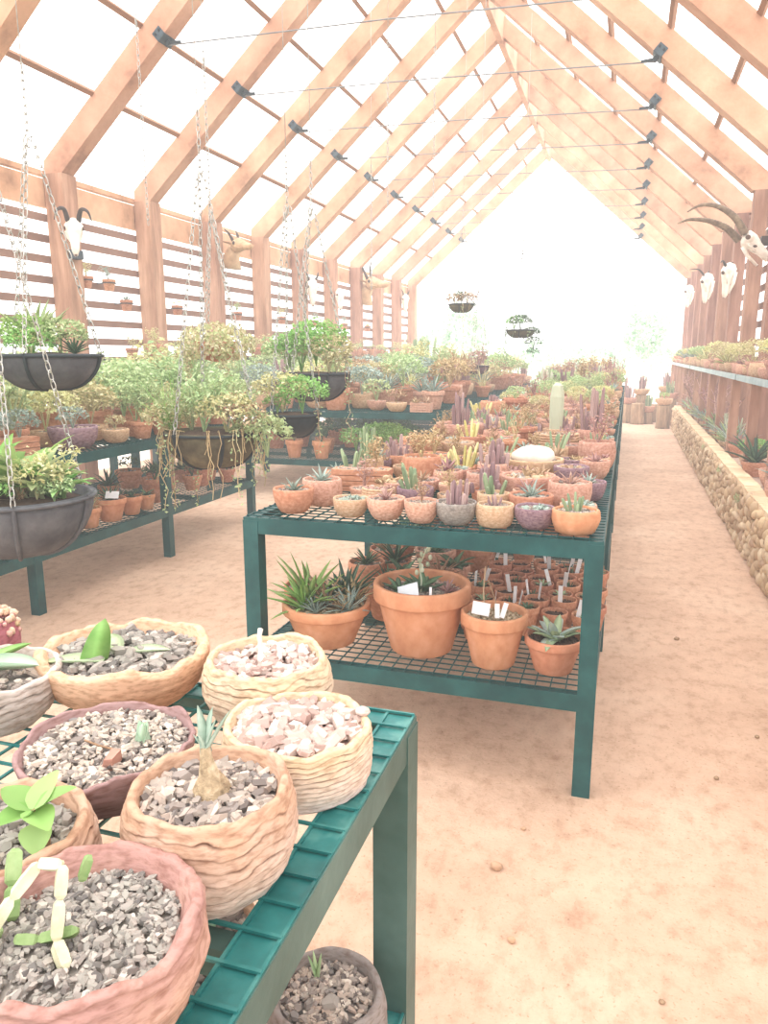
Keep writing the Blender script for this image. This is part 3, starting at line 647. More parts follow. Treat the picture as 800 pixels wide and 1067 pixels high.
# oval bowl with thick leaves
t=fgpot('large smooth oval clay bowl of slate chips and thick pale green leaves',-.845,1.105,.148,.095,bowlp,c_or,0,stones=420,ss=.02,lvl=.86,th=.020,seed=5,ell=1.05,rimnoise=.007)
zz=t['lvl']+.004; lw=lambda t_:math.sin(PI*min(1,.25+.75*t_))**.8
m=MB(); m.blade((-.03,-.04,zz),.1,.42,.085,.062,-.3,8,.9,.12,shape=lambda q:(1-q)**.6*(.8+.6*q)); m.build('upright_leaf',mat('fresh_thick_leaf',['#7cae5c','#a4cc80','#c0dc9c'],10,rough=.45,transl=.15),t,True)
pl_=mat('pale_thick_leaf',['#a4bc90','#c4d4b0','#dce4cc'],12,rough=.5,transl=.1)
m=MB(); m.blade((-.01,-.05,zz+.006),3.5,1.45,.115,.040,.25,8,.35,.2,shape=lw); m.build('drooping_leaf',pl_,t,True)
m=MB(); m.blade((-.015,-.01,zz+.006),2.3,1.35,.085,.036,.25,8,.35,.2,shape=lw); m.build('lying_leaf',pl_,t,True)
m=MB(); m.blade((.01,0,zz+.006),.25,1.35,.075,.034,.25,8,.35,.2,shape=lw); m.build('lying_leaf',pl_,t,True)
# striped grey bowl with agave leaf
t=fgpot('grey clay bowl with black grooves holding a broad pale agave leaf',-1.0,.955,.108,.095,bowlp,c_grey,6,.003,200,.014,gravel_m,.86,.012,seed=6)
zz=t['lvl']; m=MB(); m.blade((-.05,0,zz+.01),.0,1.2,.15,.062,.35,9,.5,.18,shape=lambda q:(1-q)**.6*(.75+.7*q)); m.build('broad_leaf',mat('agave_leaf',['#9cc0a0','#b8d4b8','#d0e4cc'],10,rough=.5,transl=.1),t,True)
m=MB(); m.blade((-.04,.01,zz+.01),.8,1.0,.09,.04,.4,7,.5,.2); m.blade((-.05,.01,zz+.01),2.4,.7,.12,.06,.4,7,.5,.2); m.build('leaves',MATS['fresh_thick_leaf'],t,True)
# purple bowl
t=fgpot('wide dark purple clay bowl of fine gravel with one tiny agave offset',-.676,.828,.124,.082,[(0,.5),(.3,.8),(.7,.95),(1,1.0)],c_pur,0,stones=1100,ss=.0105,gm=gravel_m,lvl=.90,th=.008,seed=7,rimnoise=.006)
zz=t['lvl']; m=MB()
for az,ti,L_ in((-.5,.25,.034),(2.6,.35,.032),(1.2,.4,.03)): m.blade((.045,.02,zz+.006),az,ti,L_,.026,-.1,6,.6,.2)
m.build('leaves',MATS['agave_leaf'],t,True)
m=MB(); m.stone((.04,-.045,zz+.012),(.034,.022,.018)); m.build('stone',MATS['pink_clay'],t)
m=MB(); m.tube([(-.03,-.01,zz+.012),(.0,-.018,zz+.013),(.035,-.02,zz+.012)],.0015,5); m.build('twig',stem_m,t)
# front-row coil pot with green leaves
t=fgpot('tan coil pot behind the red-rimmed bowl holding rounded bright green leaves',-.648,.602,.100,.10,barrel,c_brown,8,.0024,460,.013,gravelg_m,.82,.012,seed=8)
zz=t['lvl']; m=MB(); m.tube([(.062,.0,zz),(.064,.0,zz+.018),(.060,.0,zz+.035),(.050,.0,zz+.05)],[.006,.005,.004,.003],7); m.build('stem',stem_m,t,True)
m=MB(); lv=lambda q:math.sin(PI*min(1,.08+.9*q**.7))**.8; A_=(.050,0,zz+.05)
for b,az,ti,L_,w_ in(((.056,-.004,zz+.036),-.9,2.1,.034,.034),(A_,.5,.95,.052,.032),(A_,2.9,1.2,.055,.036),(A_,-2.2,1.5,.045,.036),(A_,1.6,.9,.05,.030),(A_,-.5,1.45,.046,.034)): m.blade(b,az,ti,L_,w_,.35,7,.25,0,shape=lv)
m.build('leaves',bright_m,t,True)
# pink mat pot at the far corner of the bench
t=fgpot('small pinkish pot overflowing with a mat of pale pink rosettes',-1.19,1.10,.075,.115,barrel,claymat('pink_clay_glaze','#b87c84','#b0747c','#7a4a50'),0,stones=20,lvl=.9,seed=9)
m=MB(); 
for i in range(150):
    a=RU(0,6.3); q=.082*math.sqrt(random.random()); m.ball((q*math.cos(a),q*math.sin(a),.115+.02*(1-(q/.08)**2)-(.03*RU(0,1) if q>.074 else 0)),RU(.004,.008),6,4,.2)
m.build('rosette_mat',mat('pink_rosette',['#c4a48c','#e0c8b0','#d8a8a0','#c8b890'],mode='island',rough=.7),t,True)
# pots seen on the lower shelf of the front bench
t=fgpot('round grey clay pot of gravel on the lower shelf of the front bench',-.425,1.02,.098,.13,barrel,c_dgrey,0,stones=480,ss=.013,gm=gravel_m,lvl=.86,th=.012,seed=10,z0=.405,rimnoise=.002)
zz=t['lvl']; m=MB()
for az,ti in((2.2,.5),(1.4,.2),(2.9,.3)): m.blade((-.03,.03,zz),az,ti,.05,.012,.2,5,.4,.3)
m.build('leaves',leaf_m,t,True)
m=MB(); m.stone((.01,-.01,zz+.012),(.045,.04,.012)); m.stone((-.02,-.03,zz+.012),(.025,.015,.014)); m.build('stone',gravelg_m,t)
t=fgpot('tall gravel-filled pot glimpsed through the wire of the front bench',-.545,.765,.13,.395,[(0,.6),(1,1)],c_or,0,stones=520,ss=.016,gm=gravel_m,lvl=.96,seed=11,z0=.405)
zz=t['lvl']; m=MB()
for az,ti in((1.0,.2),(-.8,.6),(2.6,.7)): m.blade((.03,.04,zz-.01),az,ti,.07,.028,.3,6,.4,.1)
m.build('leaves',MATS['agave_leaf'],t,True)
for x_,y_,r_,l_ in((-.85,.58,.12,'clay pot on the lower shelf beneath the purple bowl'),(-.98,.80,.13,'clay pot on the lower shelf beneath the striped grey bowl')):
    fgpot(l_,x_,y_,r_,.11,bowlp,c_or,0,stones=120,ss=.02,gm=gravel_m,lvl=.85,seed=x_*9,z0=.405)
# ------------------------------------------------------------------ cactus bowl bench, front row
T=.976
zg='clay bowls of cactus and succulents on the bowl bench'
def pl(x,y,r,h,label,**k):
    surf=k.pop('surf','bowls'); occ(surf,x,y,r*k.get('sx',1)); t=potted(x,y,k.pop('z',T),r,h,label=label,**k); t['group']=k.get('zone') or zg; t['group']=zg if surf=='bowls' else GRP[surf]; return t
GRP={'under':'terracotta pots on the lower shelf of the bowl bench','aisle_top':'plants on the upper tier of the aisle bench','aisle_low':'pots on the lower tier of the aisle bench','mid_low':'plants low on the middle bench','mid_top':'plants on top of the middle bench','bed':'plants in the stone planter','shelf':'plants on the shelf over the planter','stumps':'bowls on the log stumps'}
pl(-1.245,2.74,.082,.10,'smooth terracotta bowl with grey rosettes at the aisle corner of the bench',kind='bowl',pm='terra',pl='ros',lm='bl',ps=1.0,fine=True)
pl(-1.0,2.735,.072,.075,'low yellowish clay bowl of stones beside the corner terracotta bowl',kind='bowl',pm='tan',pl='clump',lm='bl',ps=.8,fine=True)
pl(-.855,2.73,.073,.085,'pink clay bowl with a tuft of purplish dry rosette in the front row',kind='bowl',pm='pink',pl='ros',lm='red',ps=.8,fine=True)
pl(-.71,2.715,.066,.085,'pink clay bowl of curling grey stems beside the grey cactus bowl',kind='bowl',pm='pink',pl='twig',lm='dry',ps=.35,fine=True)
t=pl(-.58,2.73,.078,.085,'grey clay bowl packed with purple upright cactus stems, front row',kind='bowl',pm='grey',pl='cols',lm='cp',ps=1.0,fine=True)
pl(-.435,2.74,.070,.085,'round buff clay bowl with one purple stem and tiny succulents',kind='deep',pm='tan',pl='fing',lm='cp',ps=.55,fine=True)
pl(-.29,2.745,.075,.08,'dark purple-grey clay bowl of grey gravel and small rosettes',kind='bowl',pm='purp',pl='clump',lm='bl',ps=.8,fine=True)
pl(-.145,2.72,.082,.085,'terracotta bowl with a dark stripe and two green finger stems, path corner',kind='deep',pm='oran',pl='fing',lm='cg',ps=.8,fine=True)
pl(-1.20,2.93,.085,.11,'pink clay bowl of silvery rosettes behind the aisle corner bowl',kind='deep',pm='pink',pl='ros',lm='bl',ps=1.1)
pl(-1.15,3.30,.10,.10,'terracotta trough of stone plants in the second row',kind='trough',pm='terra',pl='clump',lm='bl',ps=.8,sx=1.4,rot=.1)
pl(-.80,2.96,.078,.09,'clay bowl of splayed green finger cactus behind the front row',kind='bowl',pm='purp',pl='fing',lm='cg',ps=1.3)
pl(-.385,3.30,.12,.11,'wide low clay bowl heaped with rounded rocks',kind='bowl',pm='pink',pl='clump',lm='dry',ps=1.6)
pl(-.592,3.62,.075,.11,'clay pot of dark purple column cactus in mid bench',kind='deep',pm='pink',pl='cols',lm='cp',ps=1.35)
t=pl(-.431,3.92,.15,.10,'broad clay bowl topped with one big white rock',kind='bowl',pm='tan',pl='none')
m=MB(); m.ball((0,0,.11),(.13,.11,.055),14,8,.06); m.build('white_rock',rock_m,t,True)
pl(-.41,4.95,.14,.13,'wide clay trough bowl of small stones beneath the purple columns',kind='coil',pm='tan',pl='clump',lm='dry',ps=1)
pl(-.20,5.15,.09,.14,'clay pot of very tall purple columns close to the path side',kind='deep',pm='pink',pl='tall',lm='cp',ps=1.25)
pl(-.476,5.55,.08,.10,'clay pot with a single thick pale ribbed pillar cactus',kind='bowl',pm='tan',pl='barrel',lm='cw',ps=1.15)
pl(-.135,4.36,.10,.15,'large pink pot of trailing grey stems at the bench edge',kind='deep',pm='pink',pl='twig',lm='red',ps=.7)
pl(-.13,3.93,.075,.10,'pink clay bowl of rosettes at the bench edge beside the path',kind='bowl',pm='pink',pl='ros',lm='red',ps=.9)
pl(-.13,3.36,.075,.085,'purple-brown bowl of grey rosettes at the path edge',kind='bowl',pm='purp',pl='ros',lm='bl',ps=.8)
pl(-.93,3.55,.095,.14,'rounded clay pot of pale twisting stems in mid bench',kind='deep',pm='terra',pl='twig',lm='dry',ps=.6)
pl(-1.17,4.40,.12,.13,'large terracotta bowl holding a pale rounded rock',kind='bowl',pm='terra',pl='clump',lm='dry',ps=1.6)
pl(-1.12,5.35,.17,.14,'wide clay bowl with a bank of purple column cactus',kind='bowl',pm='pink',pl='tall',lm='cp',ps=1.0)
pl(-1.25,3.7,.075,.10,'slim green column cactus pot at the aisle side',kind='deep',pm='tan',pl='tall',lm='cg',ps=.75)
bm=[(('bowl','pink','cols','cp',.9),2),(('bowl','pink','clump','dry',1.2),4),(('bowl','terra','twig','dry',.6),3),(('bowl','tan','ros','dry',1.1),3),(('bowl','terra','ros','bl',1),3),(('bowl','pink','clump','bl',1),3),(('bowl','grey','cols','cg',1),1),(('deep','pink','ros','red',1),3),(('bowl','purp','clump','dry',1),2),(('deep','terra','cols','cp',1.1),2),
    (('bowl','tan','twig','dry',.5),3),(('bowl','pink','ros','dry',1),3),(('deep','tan','fing','cg',1.2),2),(('std','terra','bare','dry',.5),2),(('coil','tan','clump','red',1),2),(('bowl','terra','fing','cy',1.5),1),(('bowl','pink','twig','red',.45),2)]
fill('bowls',-1.40,-.05,2.85,4.4,T,52,(.055,.088),bm)
fill('bowls',-1.40,-.05,4.3,7.08,T,95,(.06,.10),bm)
bm2=bm+[(('std','terra','small','lg',1),8),(('bowl','pink','bush','ye',.7),5),(('deep','tan','aloe','bl',.9),4),(('std','pink','bush','lg',.8),5),(('bowl','terra','twig','lg',1),4),(('deep','terra','tall','cp',1),3),(('std','terra','bare','red',.9),4),(('bowl','tan','grass','ye',1),3)]
fill('bowls_second',-1.40,-.05,7.22,11.68,T,95,(.075,.13),bm2)
bm3=[(('std','terra','bush','ye',.9),4),(('deep','pink','tall','cp',1.4),3),(('deep','terra','bare','red',1.3),4),(('bowl','pink','bush','lg',1),5),(('std','tan','aloe','dry',1.3),4),(('deep','terra','tall','cw',1.3),3),(('std','pink','twig','dry',1.4),4)]
fill('bowls_third',-1.40,-.05,11.82,16.2,T,60,(.09,.15),bm3)
pl(-.2,10.9,.17,.24,'big orange terracotta tub standing tall at the path edge far down the bench',surf='bowls_second_',kind='std',pm='oran',pl='bare',lm='dry',ps=.6) if False else None
# lower shelf of the bowl bench
U=.406
pl(-.745,2.875,.200,.285,'largest terracotta pot, with tongue leaves, a sprig and a clear label plate',surf='under',z=U,kind='std',pm='oran',pl='gast',lm='dk',ps=1.0,fine=True)
t=bpy.data.objects[[o.name for o in bpy.data.objects if o.get('label','').startswith('largest terracotta')][0]]
t.rotation_euler[2]=0
q=inst('leaves',V['gast'][0][1],dark_m,t,(-.09,-.03,.24)); q.scale=(.8,)*3
q=inst('leaves',V['ros'][0][1],red_m,t,(.10,.02,.24)); q.scale=(1,)*3
m=MB(); m.box((-.02,-.14,.285),(.085,.004,.055),Matrix.Rotation(-.35,3,'Y')@Matrix.Rotation(-.6,3,'X')); m.build('label_plate',mat('clear_label',['#c4ccd2','#dfe4e8'],10,rough=.2),t)
m=MB(); m.box((.07,-.14,.275),(.010,.003,.07)); m.build('plant_tag',tag_m,t)
m=MB(); m.tube([(.0,-.03,.22),(.005,-.03,.30),(-.005,-.03,.36),(.02,-.03,.42),(.05,-.03,.49)],[.005,.004,.003,.003,.002],6)
for i in range(12):
    zz=.33+i*.013; m.ball((RU(-.02,.02)+(i*.004),-.03+RU(-.012,.012),zz),(.009,.005,.012),6,4)
m.build('sprig',cpal_m,t,True)
t=pl(-1.15,2.835,.187,.175,'wide terracotta pot heaped with spiky green and withered grey aloe leaves',surf='under',z=U,kind='std',pm='oran',pl='aloe',lm='dry',ps=1.0,gm='s',fine=True)
for i,(dx,dy,mm,ss) in enumerate(((-.06,.06,'bright_green_leaf',1.5),(-.1,.0,'bright_green_leaf',1.1),(.12,-.03,'xx',.9),(.06,-.1,'blue_grey_leaf',.8),(.12,.05,'dark_green_leaf',1.2),(.09,.0,'dark_green_leaf',.75),(.03,-.09,'straw',.55),(-.07,-.06,'blue_grey_leaf',.6),(.1,.08,'dark_green_leaf',.8),(.0,.0,'blue_grey_leaf',.7))):
    q=inst('leaves',V['aloe'][0][i%3],MATS.get(mm,dry_m),t,(dx,dy,.15)); q.scale=(ss,)*3; q.rotation_euler=(RU(-.2,.2),RU(-.2,.2),i)
t=pl(-.437,2.81,.131,.215,'terracotta pot of sandy gravel with blank white tags stuck in it',surf='under',z=U,kind='std',pm='oran',pl='none',gm='s',fine=True,rot=0)
for x_,y_,w_,h_,a_ in((-.045,-.045,.068,.05,.1),(.02,-.06,.018,.055,-.05),(.045,-.055,.018,.06,.25)):
    m=MB(); m.box((x_,y_,.22+h_/2-.012),(w_,.002,h_),Matrix.Rotation(a_,3,'Y')@Matrix.Rotation(-.15,3,'X')); m.build('plant_tag',tag_m,t)
m=MB(); m.tube([(-.04,.02,.19),(-.05,.03,.28),(-.045,.03,.38)],.003,5); m.tube([(-.02,.03,.19),(.0,.03,.24),(-.03,.02,.33)],.002,5); m.build('dry_stalks',dry_m,t)
t=pl(-.205,2.81,.112,.14,'terracotta pot of broad mottled grey-green tongue leaves by the bench leg',surf='under',z=U,kind='std',pm='oran',pl='gast',lm='bl',ps=1.1,gm='d',fine=True,rot=2)
q=inst('leaves',V['gast'][0][1],cgrn_m,t,(-.01,0,.12)); q.scale=(1.05,)*3
pl(-1.335,3.05,.10,.17,'terracotta pot of withered pink leaves against the aisle side leg',surf='under',z=U,kind='std',pm='oran',pl='ros',lm='red',ps=1.1)
pl(-.985,3.2,.125,.16,'terracotta pot half hidden between the wide pot and the largest pot',surf='under',z=U,kind='std',pm='terra',pl='aloe',lm='dk',ps=.8)
pl(-.55,3.05,.075,.12,'small terracotta pot tucked behind the sandy gravel pot',surf='under',z=U,kind='std',pm='terra',pl='none',gm='d')
# ranks of small seedling pots with tags
k=0
for r_ in range(7):
    for c_ in range(5):
        x=-.60+c_*.122+(.03 if r_%2 else 0); y=3.17+r_*.128
        if not free('under',x,y,.056): continue
        occ('under',x,y,.056); k+=1
        potted(x+RU(-.004,.004),y+RU(-.004,.004),U,.057,RU(.10,.13),'std','terra',wch([('none',2),('gast',1),('fing',1)]),random.choice(['dk','cg']),.4,zone='seedlings',gm='d',ntag=1 if random.random()<.62 else 0)
fill('under',-1.38,-.65,3.3,5.4,U,26,(.08,.12),[(('std','terra','aloe','dk',.9),4),(('std','terra','ros','red',1.4),3),(('std','pink','gast','dk',1),3),(('std','terra','aloe','dry',.8),2)])
fill('under',-.62,-.08,4.1,6.6,U,14,(.08,.11),[(('std','terra','gast','dk',.9),4),(('std','terra','aloe','dk',.7),3)])
# ------------------------------------------------------------------ aisle bench
A1=.961
pl(-3.60,3.72,.13,.13,'brick-red trough with horizontal grooves on the upper tier beside the basket chain',surf='aisle_top',z=A1,kind='trough',pm='terra',pl='bush',lm='bl',ps=.8,sx=1.5,rot=1.4)
pl(-3.60,3.15,.13,.13,'brick-red trough at the near end of the upper tier',surf='aisle_top',z=A1,kind='trough',pm='terra',pl='grass',lm='ye',ps=1,sx=1.5,rot=1.5)
pl(-3.585,4.30,.165,.155,'weathered purple-pink bowl of pale chips and blue-green sprigs on the upper tier',surf='aisle_top',z=A1,kind='bowl',pm='purp',pl='small',lm='bl',ps=1.2,gm='p')
pl(-3.56,4.72,.10,.10,'tan bowl of small plants on the upper tier beside the purple-pink bowl',surf='aisle_top',z=A1,kind='bowl',pm='tan',pl='small',lm='ye',ps=.9)
pl(-3.54,5.02,.085,.13,'rounded terracotta pot of leafy twigs on the upper tier',surf='aisle_top',z=A1,kind='std',pm='terra',pl='twig',lm='lg',ps=1.3)
pl(-3.56,5.30,.085,.14,'terracotta pot of yellow stems near the hanging moss bowl',surf='aisle_top',z=A1,kind='std',pm='terra',pl='twig',lm='ye',ps=1.2)
pl(-3.6,5.62,.10,.12,'terracotta pot of long arching green grass leaves over the bench leg',surf='aisle_top',z=A1,kind='std',pm='terra',pl='grass',lm='br',ps=2.0)
am=[(('std','terra','bush','lg',1.6),7),(('bowl','tan','bush','ye',1.5),7),(('std','terra','twig','lg',2.2),5),(('std','pink','aloe','bl',1.6),3),(('std','terra','grass','ye',1.8),4),(('deep','tan','bush','bl',1.4),4),(('std','terra','twig','ye',2.2),4),(('bowl','pink','small','lg',2.0),3)]
fill('aisle_top',-4.72,-3.45,2.3,6.55,A1,42,(.09,.15),am)
pl(-3.53,3.93,.085,.13,'small terracotta pot beside the hanging liner basket on the low tier',surf='aisle_low',z=U,kind='std',pm='oran',pl='none')
pl(-3.555,4.14,.10,.10,'round tan bowl of fibrous roots on the low tier',surf='aisle_low',z=U,kind='bowl',pm='tan',pl='grass',lm='dry',ps=.5)
pl(-3.54,4.34,.085,.14,'terracotta pot with a curling pale leaf on the low tier',surf='aisle_low',z=U,kind='std',pm='oran',pl='grass',lm='lg',ps=.9)
t=pl(-3.54,4.575,.115,.165,'terracotta pot of dark spiky aloe with a white label on the low tier',surf='aisle_low',z=U,kind='std',pm='oran',pl='aloe',lm='dk',ps=.95,ntag=0,rot=0)
m=MB(); m.box((.06,-.05,.20),(.10,.003,.055),Matrix.Rotation(.2,3,'Z')@Matrix.Rotation(-.5,3,'X')); m.build('plant_tag',tag_m,t)
pl(-3.53,4.81,.085,.14,'terracotta pot just behind the dark aloe pot on the low tier',surf='aisle_low',z=U,kind='std',pm='oran',pl='aloe',lm='dk',ps=.6)
pl(-3.53,5.0,.07,.12,'slim terracotta pot beside the tall bench leg on the low tier',surf='aisle_low',z=U,kind='std',pm='oran',pl='gast',lm='dk',ps=.7)
fill('aisle_low',-4.7,-3.45,2.3,6.5,U,36,(.08,.13),[(('std','terra','aloe','dk',1),5),(('bowl','pink','ros','red',1.5),3),(('std','terra','small','dk',1.1),4),(('bowl','tan','clump','dry',1.3),3),(('std','pink','gast','dk',1.2),3)])
# ------------------------------------------------------------------ middle bench
pl(-3.62,8.02,.105,.20,'plain terracotta pot on the lower end of the middle bench beside the shrub',surf='mid_low',z=.426,kind='std',pm='oran',pl='small',lm='dk',ps=.8)
pl(-3.28,8.02,.11,.20,'second plain terracotta pot on the lower end of the middle bench',surf='mid_low',z=.426,kind='std',pm='oran',pl='twig',lm='dk',ps=.9)
t=pl(-2.65,8.12,.22,.15,'dark tub under a dense bright green shrub on the middle bench lower tier',surf='mid_low',z=.426,kind='bowl',pm='grey',pl='bush',lm='br',ps=1.2,rot=0)
for dx,dy,dz in((-.25,0,.08),(.25,-.02,.1),(.1,.12,.14)): 
    q=inst('foliage',V['bush'][0][1],bright_m,t,(dx,dy,dz)); q.scale=(1.15,)*3
fill('mid_low',-4.6,-1.95,8.2,9.5,.426,14,(.1,.14),[(('std','terra','bush','dk',.9),3),(('std','terra','small','dk',1.5),3)])
pl(-2.40,8.06,.115,.10,'low clay bowl on the upper front edge of the middle bench',surf='mid_top',z=T,kind='bowl',pm='tan',pl='small',lm='dry',ps=1.3)
pl(-2.12,8.06,.12,.10,'pink rectangular trough on the upper edge of the middle bench',surf='mid_top',z=T,kind='trough',pm='pink',pl='ros',lm='dry',ps=1.5,rot=0)
mm_=am+[(('std','terra','bush','dry',1.3),5),(('deep','pink','bare','dry',1.6),4),(('deep','tan','tall','cp',1.4),3),(('std','terra','bush','red',1.2),3)]
fill('mid_top',-4.68,-1.88,7.9,12.38,T,62,(.11,.19),mm_)
fill('mid_top_far',-4.68,-1.88,12.55,17.1,T,50,(.12,.2),mm_)
fill('wall_near',-6.28,-5.32,4.6,9.18,.806,52,(.1,.16),am+[(('std','terra','bush','lg',2.1),8),(('std','terra','bush','ye',2.0),6),(('std','terra','twig','lg',2.6),4)])
fill('wall_mid',-6.28,-5.32,9.35,16.1,.806,40,(.12,.18),am+[(('std','terra','bush','lg',2.2),8),(('std','terra','bush','ye',2.1),6)])
fill('wall_far',-6.28,-5.32,16.4,23.1,.806,30,(.13,.2),am+[(('std','terra','bush','dry',1.8),8)])
fill('wall_shelf_pots',-6.36,-6.02,8.4,23.1,1.541,40,(.07,.12),[(('std','terra','small','lg',1.3),5),(('std','terra','aloe','lg',.8),3),(('std','pink','ros','red',1.3),2),(('std','terra','twig','ye',1),4),(('std','terra','small','ye',1.2),4)])
# aloe by the open gable : tall cactus
t=potted(-3.93,15.0,T,.2,.2,'std','terra','tall','cg',3.4,label='tall branching green column cactus rising beyond the middle bench plants'); t['group']=GRP['mid_top']
# slat pots
for i,(y,z) in enumerate(((8.2,2.40),(8.64,2.41),(8.98,2.17),(10.2,2.17),(12.06,2.22),(13.84,2.19),(15.5,2.2),(17.3,2.2),(19.0,2.25))):
    z=.3+.235*round((z-.3)/.235)+.0
    t=potted(-6.45,y,z-.02,.085,.14,'std','terra',random.choice(['small','aloe','twig']),random.choice(['lg','bl','ye']),.75,label=f'little terracotta pot wired to the wall slats, {ORD[i+1]} back from the horned white skull'); t['group']='terracotta pots wired to the wall slats'
    m=MB(); m.lathe([(.088,.09),(.093,.09),(.093,.10),(.088,.10)],20); m.boxx((-.2,-.008,.09),(-.085,.008,.10)); t.rotation_euler[2]=0; m.build('wire_holder',steel_m,t)
# ------------------------------------------------------------------ stone planter bed and shelf
pl(1.30,4.9,.16,.14,'terracotta bowl in the stone planter at the edge of the picture',surf='bed',z=.462,kind='bowl',pm='pink',pl='aloe',lm='bl',ps=1) if False else None
pl(1.22,6.45,.15,.17,'pink clay bowl of grey spiky leaves in the stone planter',surf='bed',z=.462,kind='bowl',pm='pink',pl='aloe',lm='bl',ps=1.5)
pl(1.27,7.2,.13,.16,'pink clay pot between the agave and the clay bowl in the planter',surf='bed',z=.462,kind='bowl',pm='pink',pl='ros',lm='red',ps=1.3)
pl(1.20,7.85,.12,.14,'pot of large dark blue agave leaves in the stone planter',surf='bed',z=.462,kind='std',pm='terra',pl='aloe',lm='dk',ps=2.3)
pl(1.27,8.5,.12,.12,'low pot of bright green succulent tufts in the stone planter',surf='bed',z=.462,kind='bowl',pm='tan',pl='bush',lm='br',ps=.8)
pl(1.24,9.3,.11,.14,'terracotta pot of reddish rosettes by the wooden prop post',surf='bed',z=.462,kind='std',pm='terra',pl='aloe',lm='red',ps=1.1)
fill('bed',1.13,1.37,3.0,6.2,.462,8,(.1,.12),[(('bowl','pink','aloe','bl',1),3),(('std','terra','ros','red',1.5),3)])
fill('bed',1.13,1.37,9.5,17.3,.462,62,(.07,.11),[(('std','terra','aloe','red',1.5),4),(('bowl','tan','aloe','bl',1.7),6),(('bowl','pink','ros','red',2.2),3),(('std','terra','grass','red',2.0),4),(('bowl','tan','grass','bl',2.2),4),(('std','terra','bare','red',2.2),5),(('std','terra','tall','cw',1.3),2),(('bowl','tan','aloe','lg',1.6),4)])
fill('shelf',1.11,1.37,3.0,22.3,1.368,80,(.08,.125),[(('bowl','tan','aloe','ye',1.4),5),(('bowl','tan','clump','dry',1.5),4),(('deep','tan','none','dry',1),4),(('std','terra','aloe','bl',1.7),3),(('std','pink','bush','ye',1.0),3),(('deep','tan','bush','lg',.9),3),(('std','terra','grass','ye',1.5),3),(('bowl','pink','bare','dry',.8),3),(('deep','pink','ros','red',1.5),3)])
# stumps at the end of the path
def stump(x,y,r,h,lab,rot=0):
    m=MB(); m.lathe([(r*1.02,0),(r,.05),(r*.97,h*.5),(r,h-.02),(r*.94,h)],20,lambda th,i,rr,z:(rr*(1+.05*noise.noise(Vector((math.cos(th)*2,math.sin(th)*2,x*9)))),z),close=True)
    o=m.build('log_stump',stump_m,smooth=True,loc=(x,y,0)); tag(o,lab,'stump','upright log stumps at the end of the path'); return o
SP=[(.80,17.7,.15,.50,'bowl'),(.28,18.6,.15,.48,None),(.08,18.9,.13,.44,'bowl'),(.50,18.8,.13,.26,'bowl'),(.64,19.3,.14,.42,None),(-.1,19.4,.15,.55,'bowl'),(.35,19.5,.15,.62,'bowl'),(.95,18.6,.15,.58,'bowl'),(.9,19.4,.15,.7,'bowl')]
LB=['thick round log stump at the end of the path carrying a wide tan bowl','split log stump beside the green bench end','short stump carrying a bowl at the bench side','lowest log stump in the group','pale stump behind the lowest stump','stump tucked behind the last bench','tall stump in the middle of the back row','stump between the round stump and the planter wall','tallest stump at the back next to the planter wall']
for (x,y,r,h,b),l in zip(SP,LB):
    stump(x,y,r,h,l)
    if b: 
        t=potted(x,y,h+.001,r*1.25,.15,'bowl',random.choice(['tan','pink']),random.choice(['tall','tall','small']),random.choice(['cp','cg']),2.0 if y>18.5 else 1.0,label=l.replace('log stump','').replace('stump','').split(' carrying')[0]) if False else potted(x,y,h+.001,r*1.25,.15,'bowl','tan' if y<18 else random.choice(['tan','pink']),'small' if y<18 else 'tall','br' if y<18 else random.choice(['cp','cg']),1.2 if y<18 else RU(1.2,1.9),zone='stump bowls')
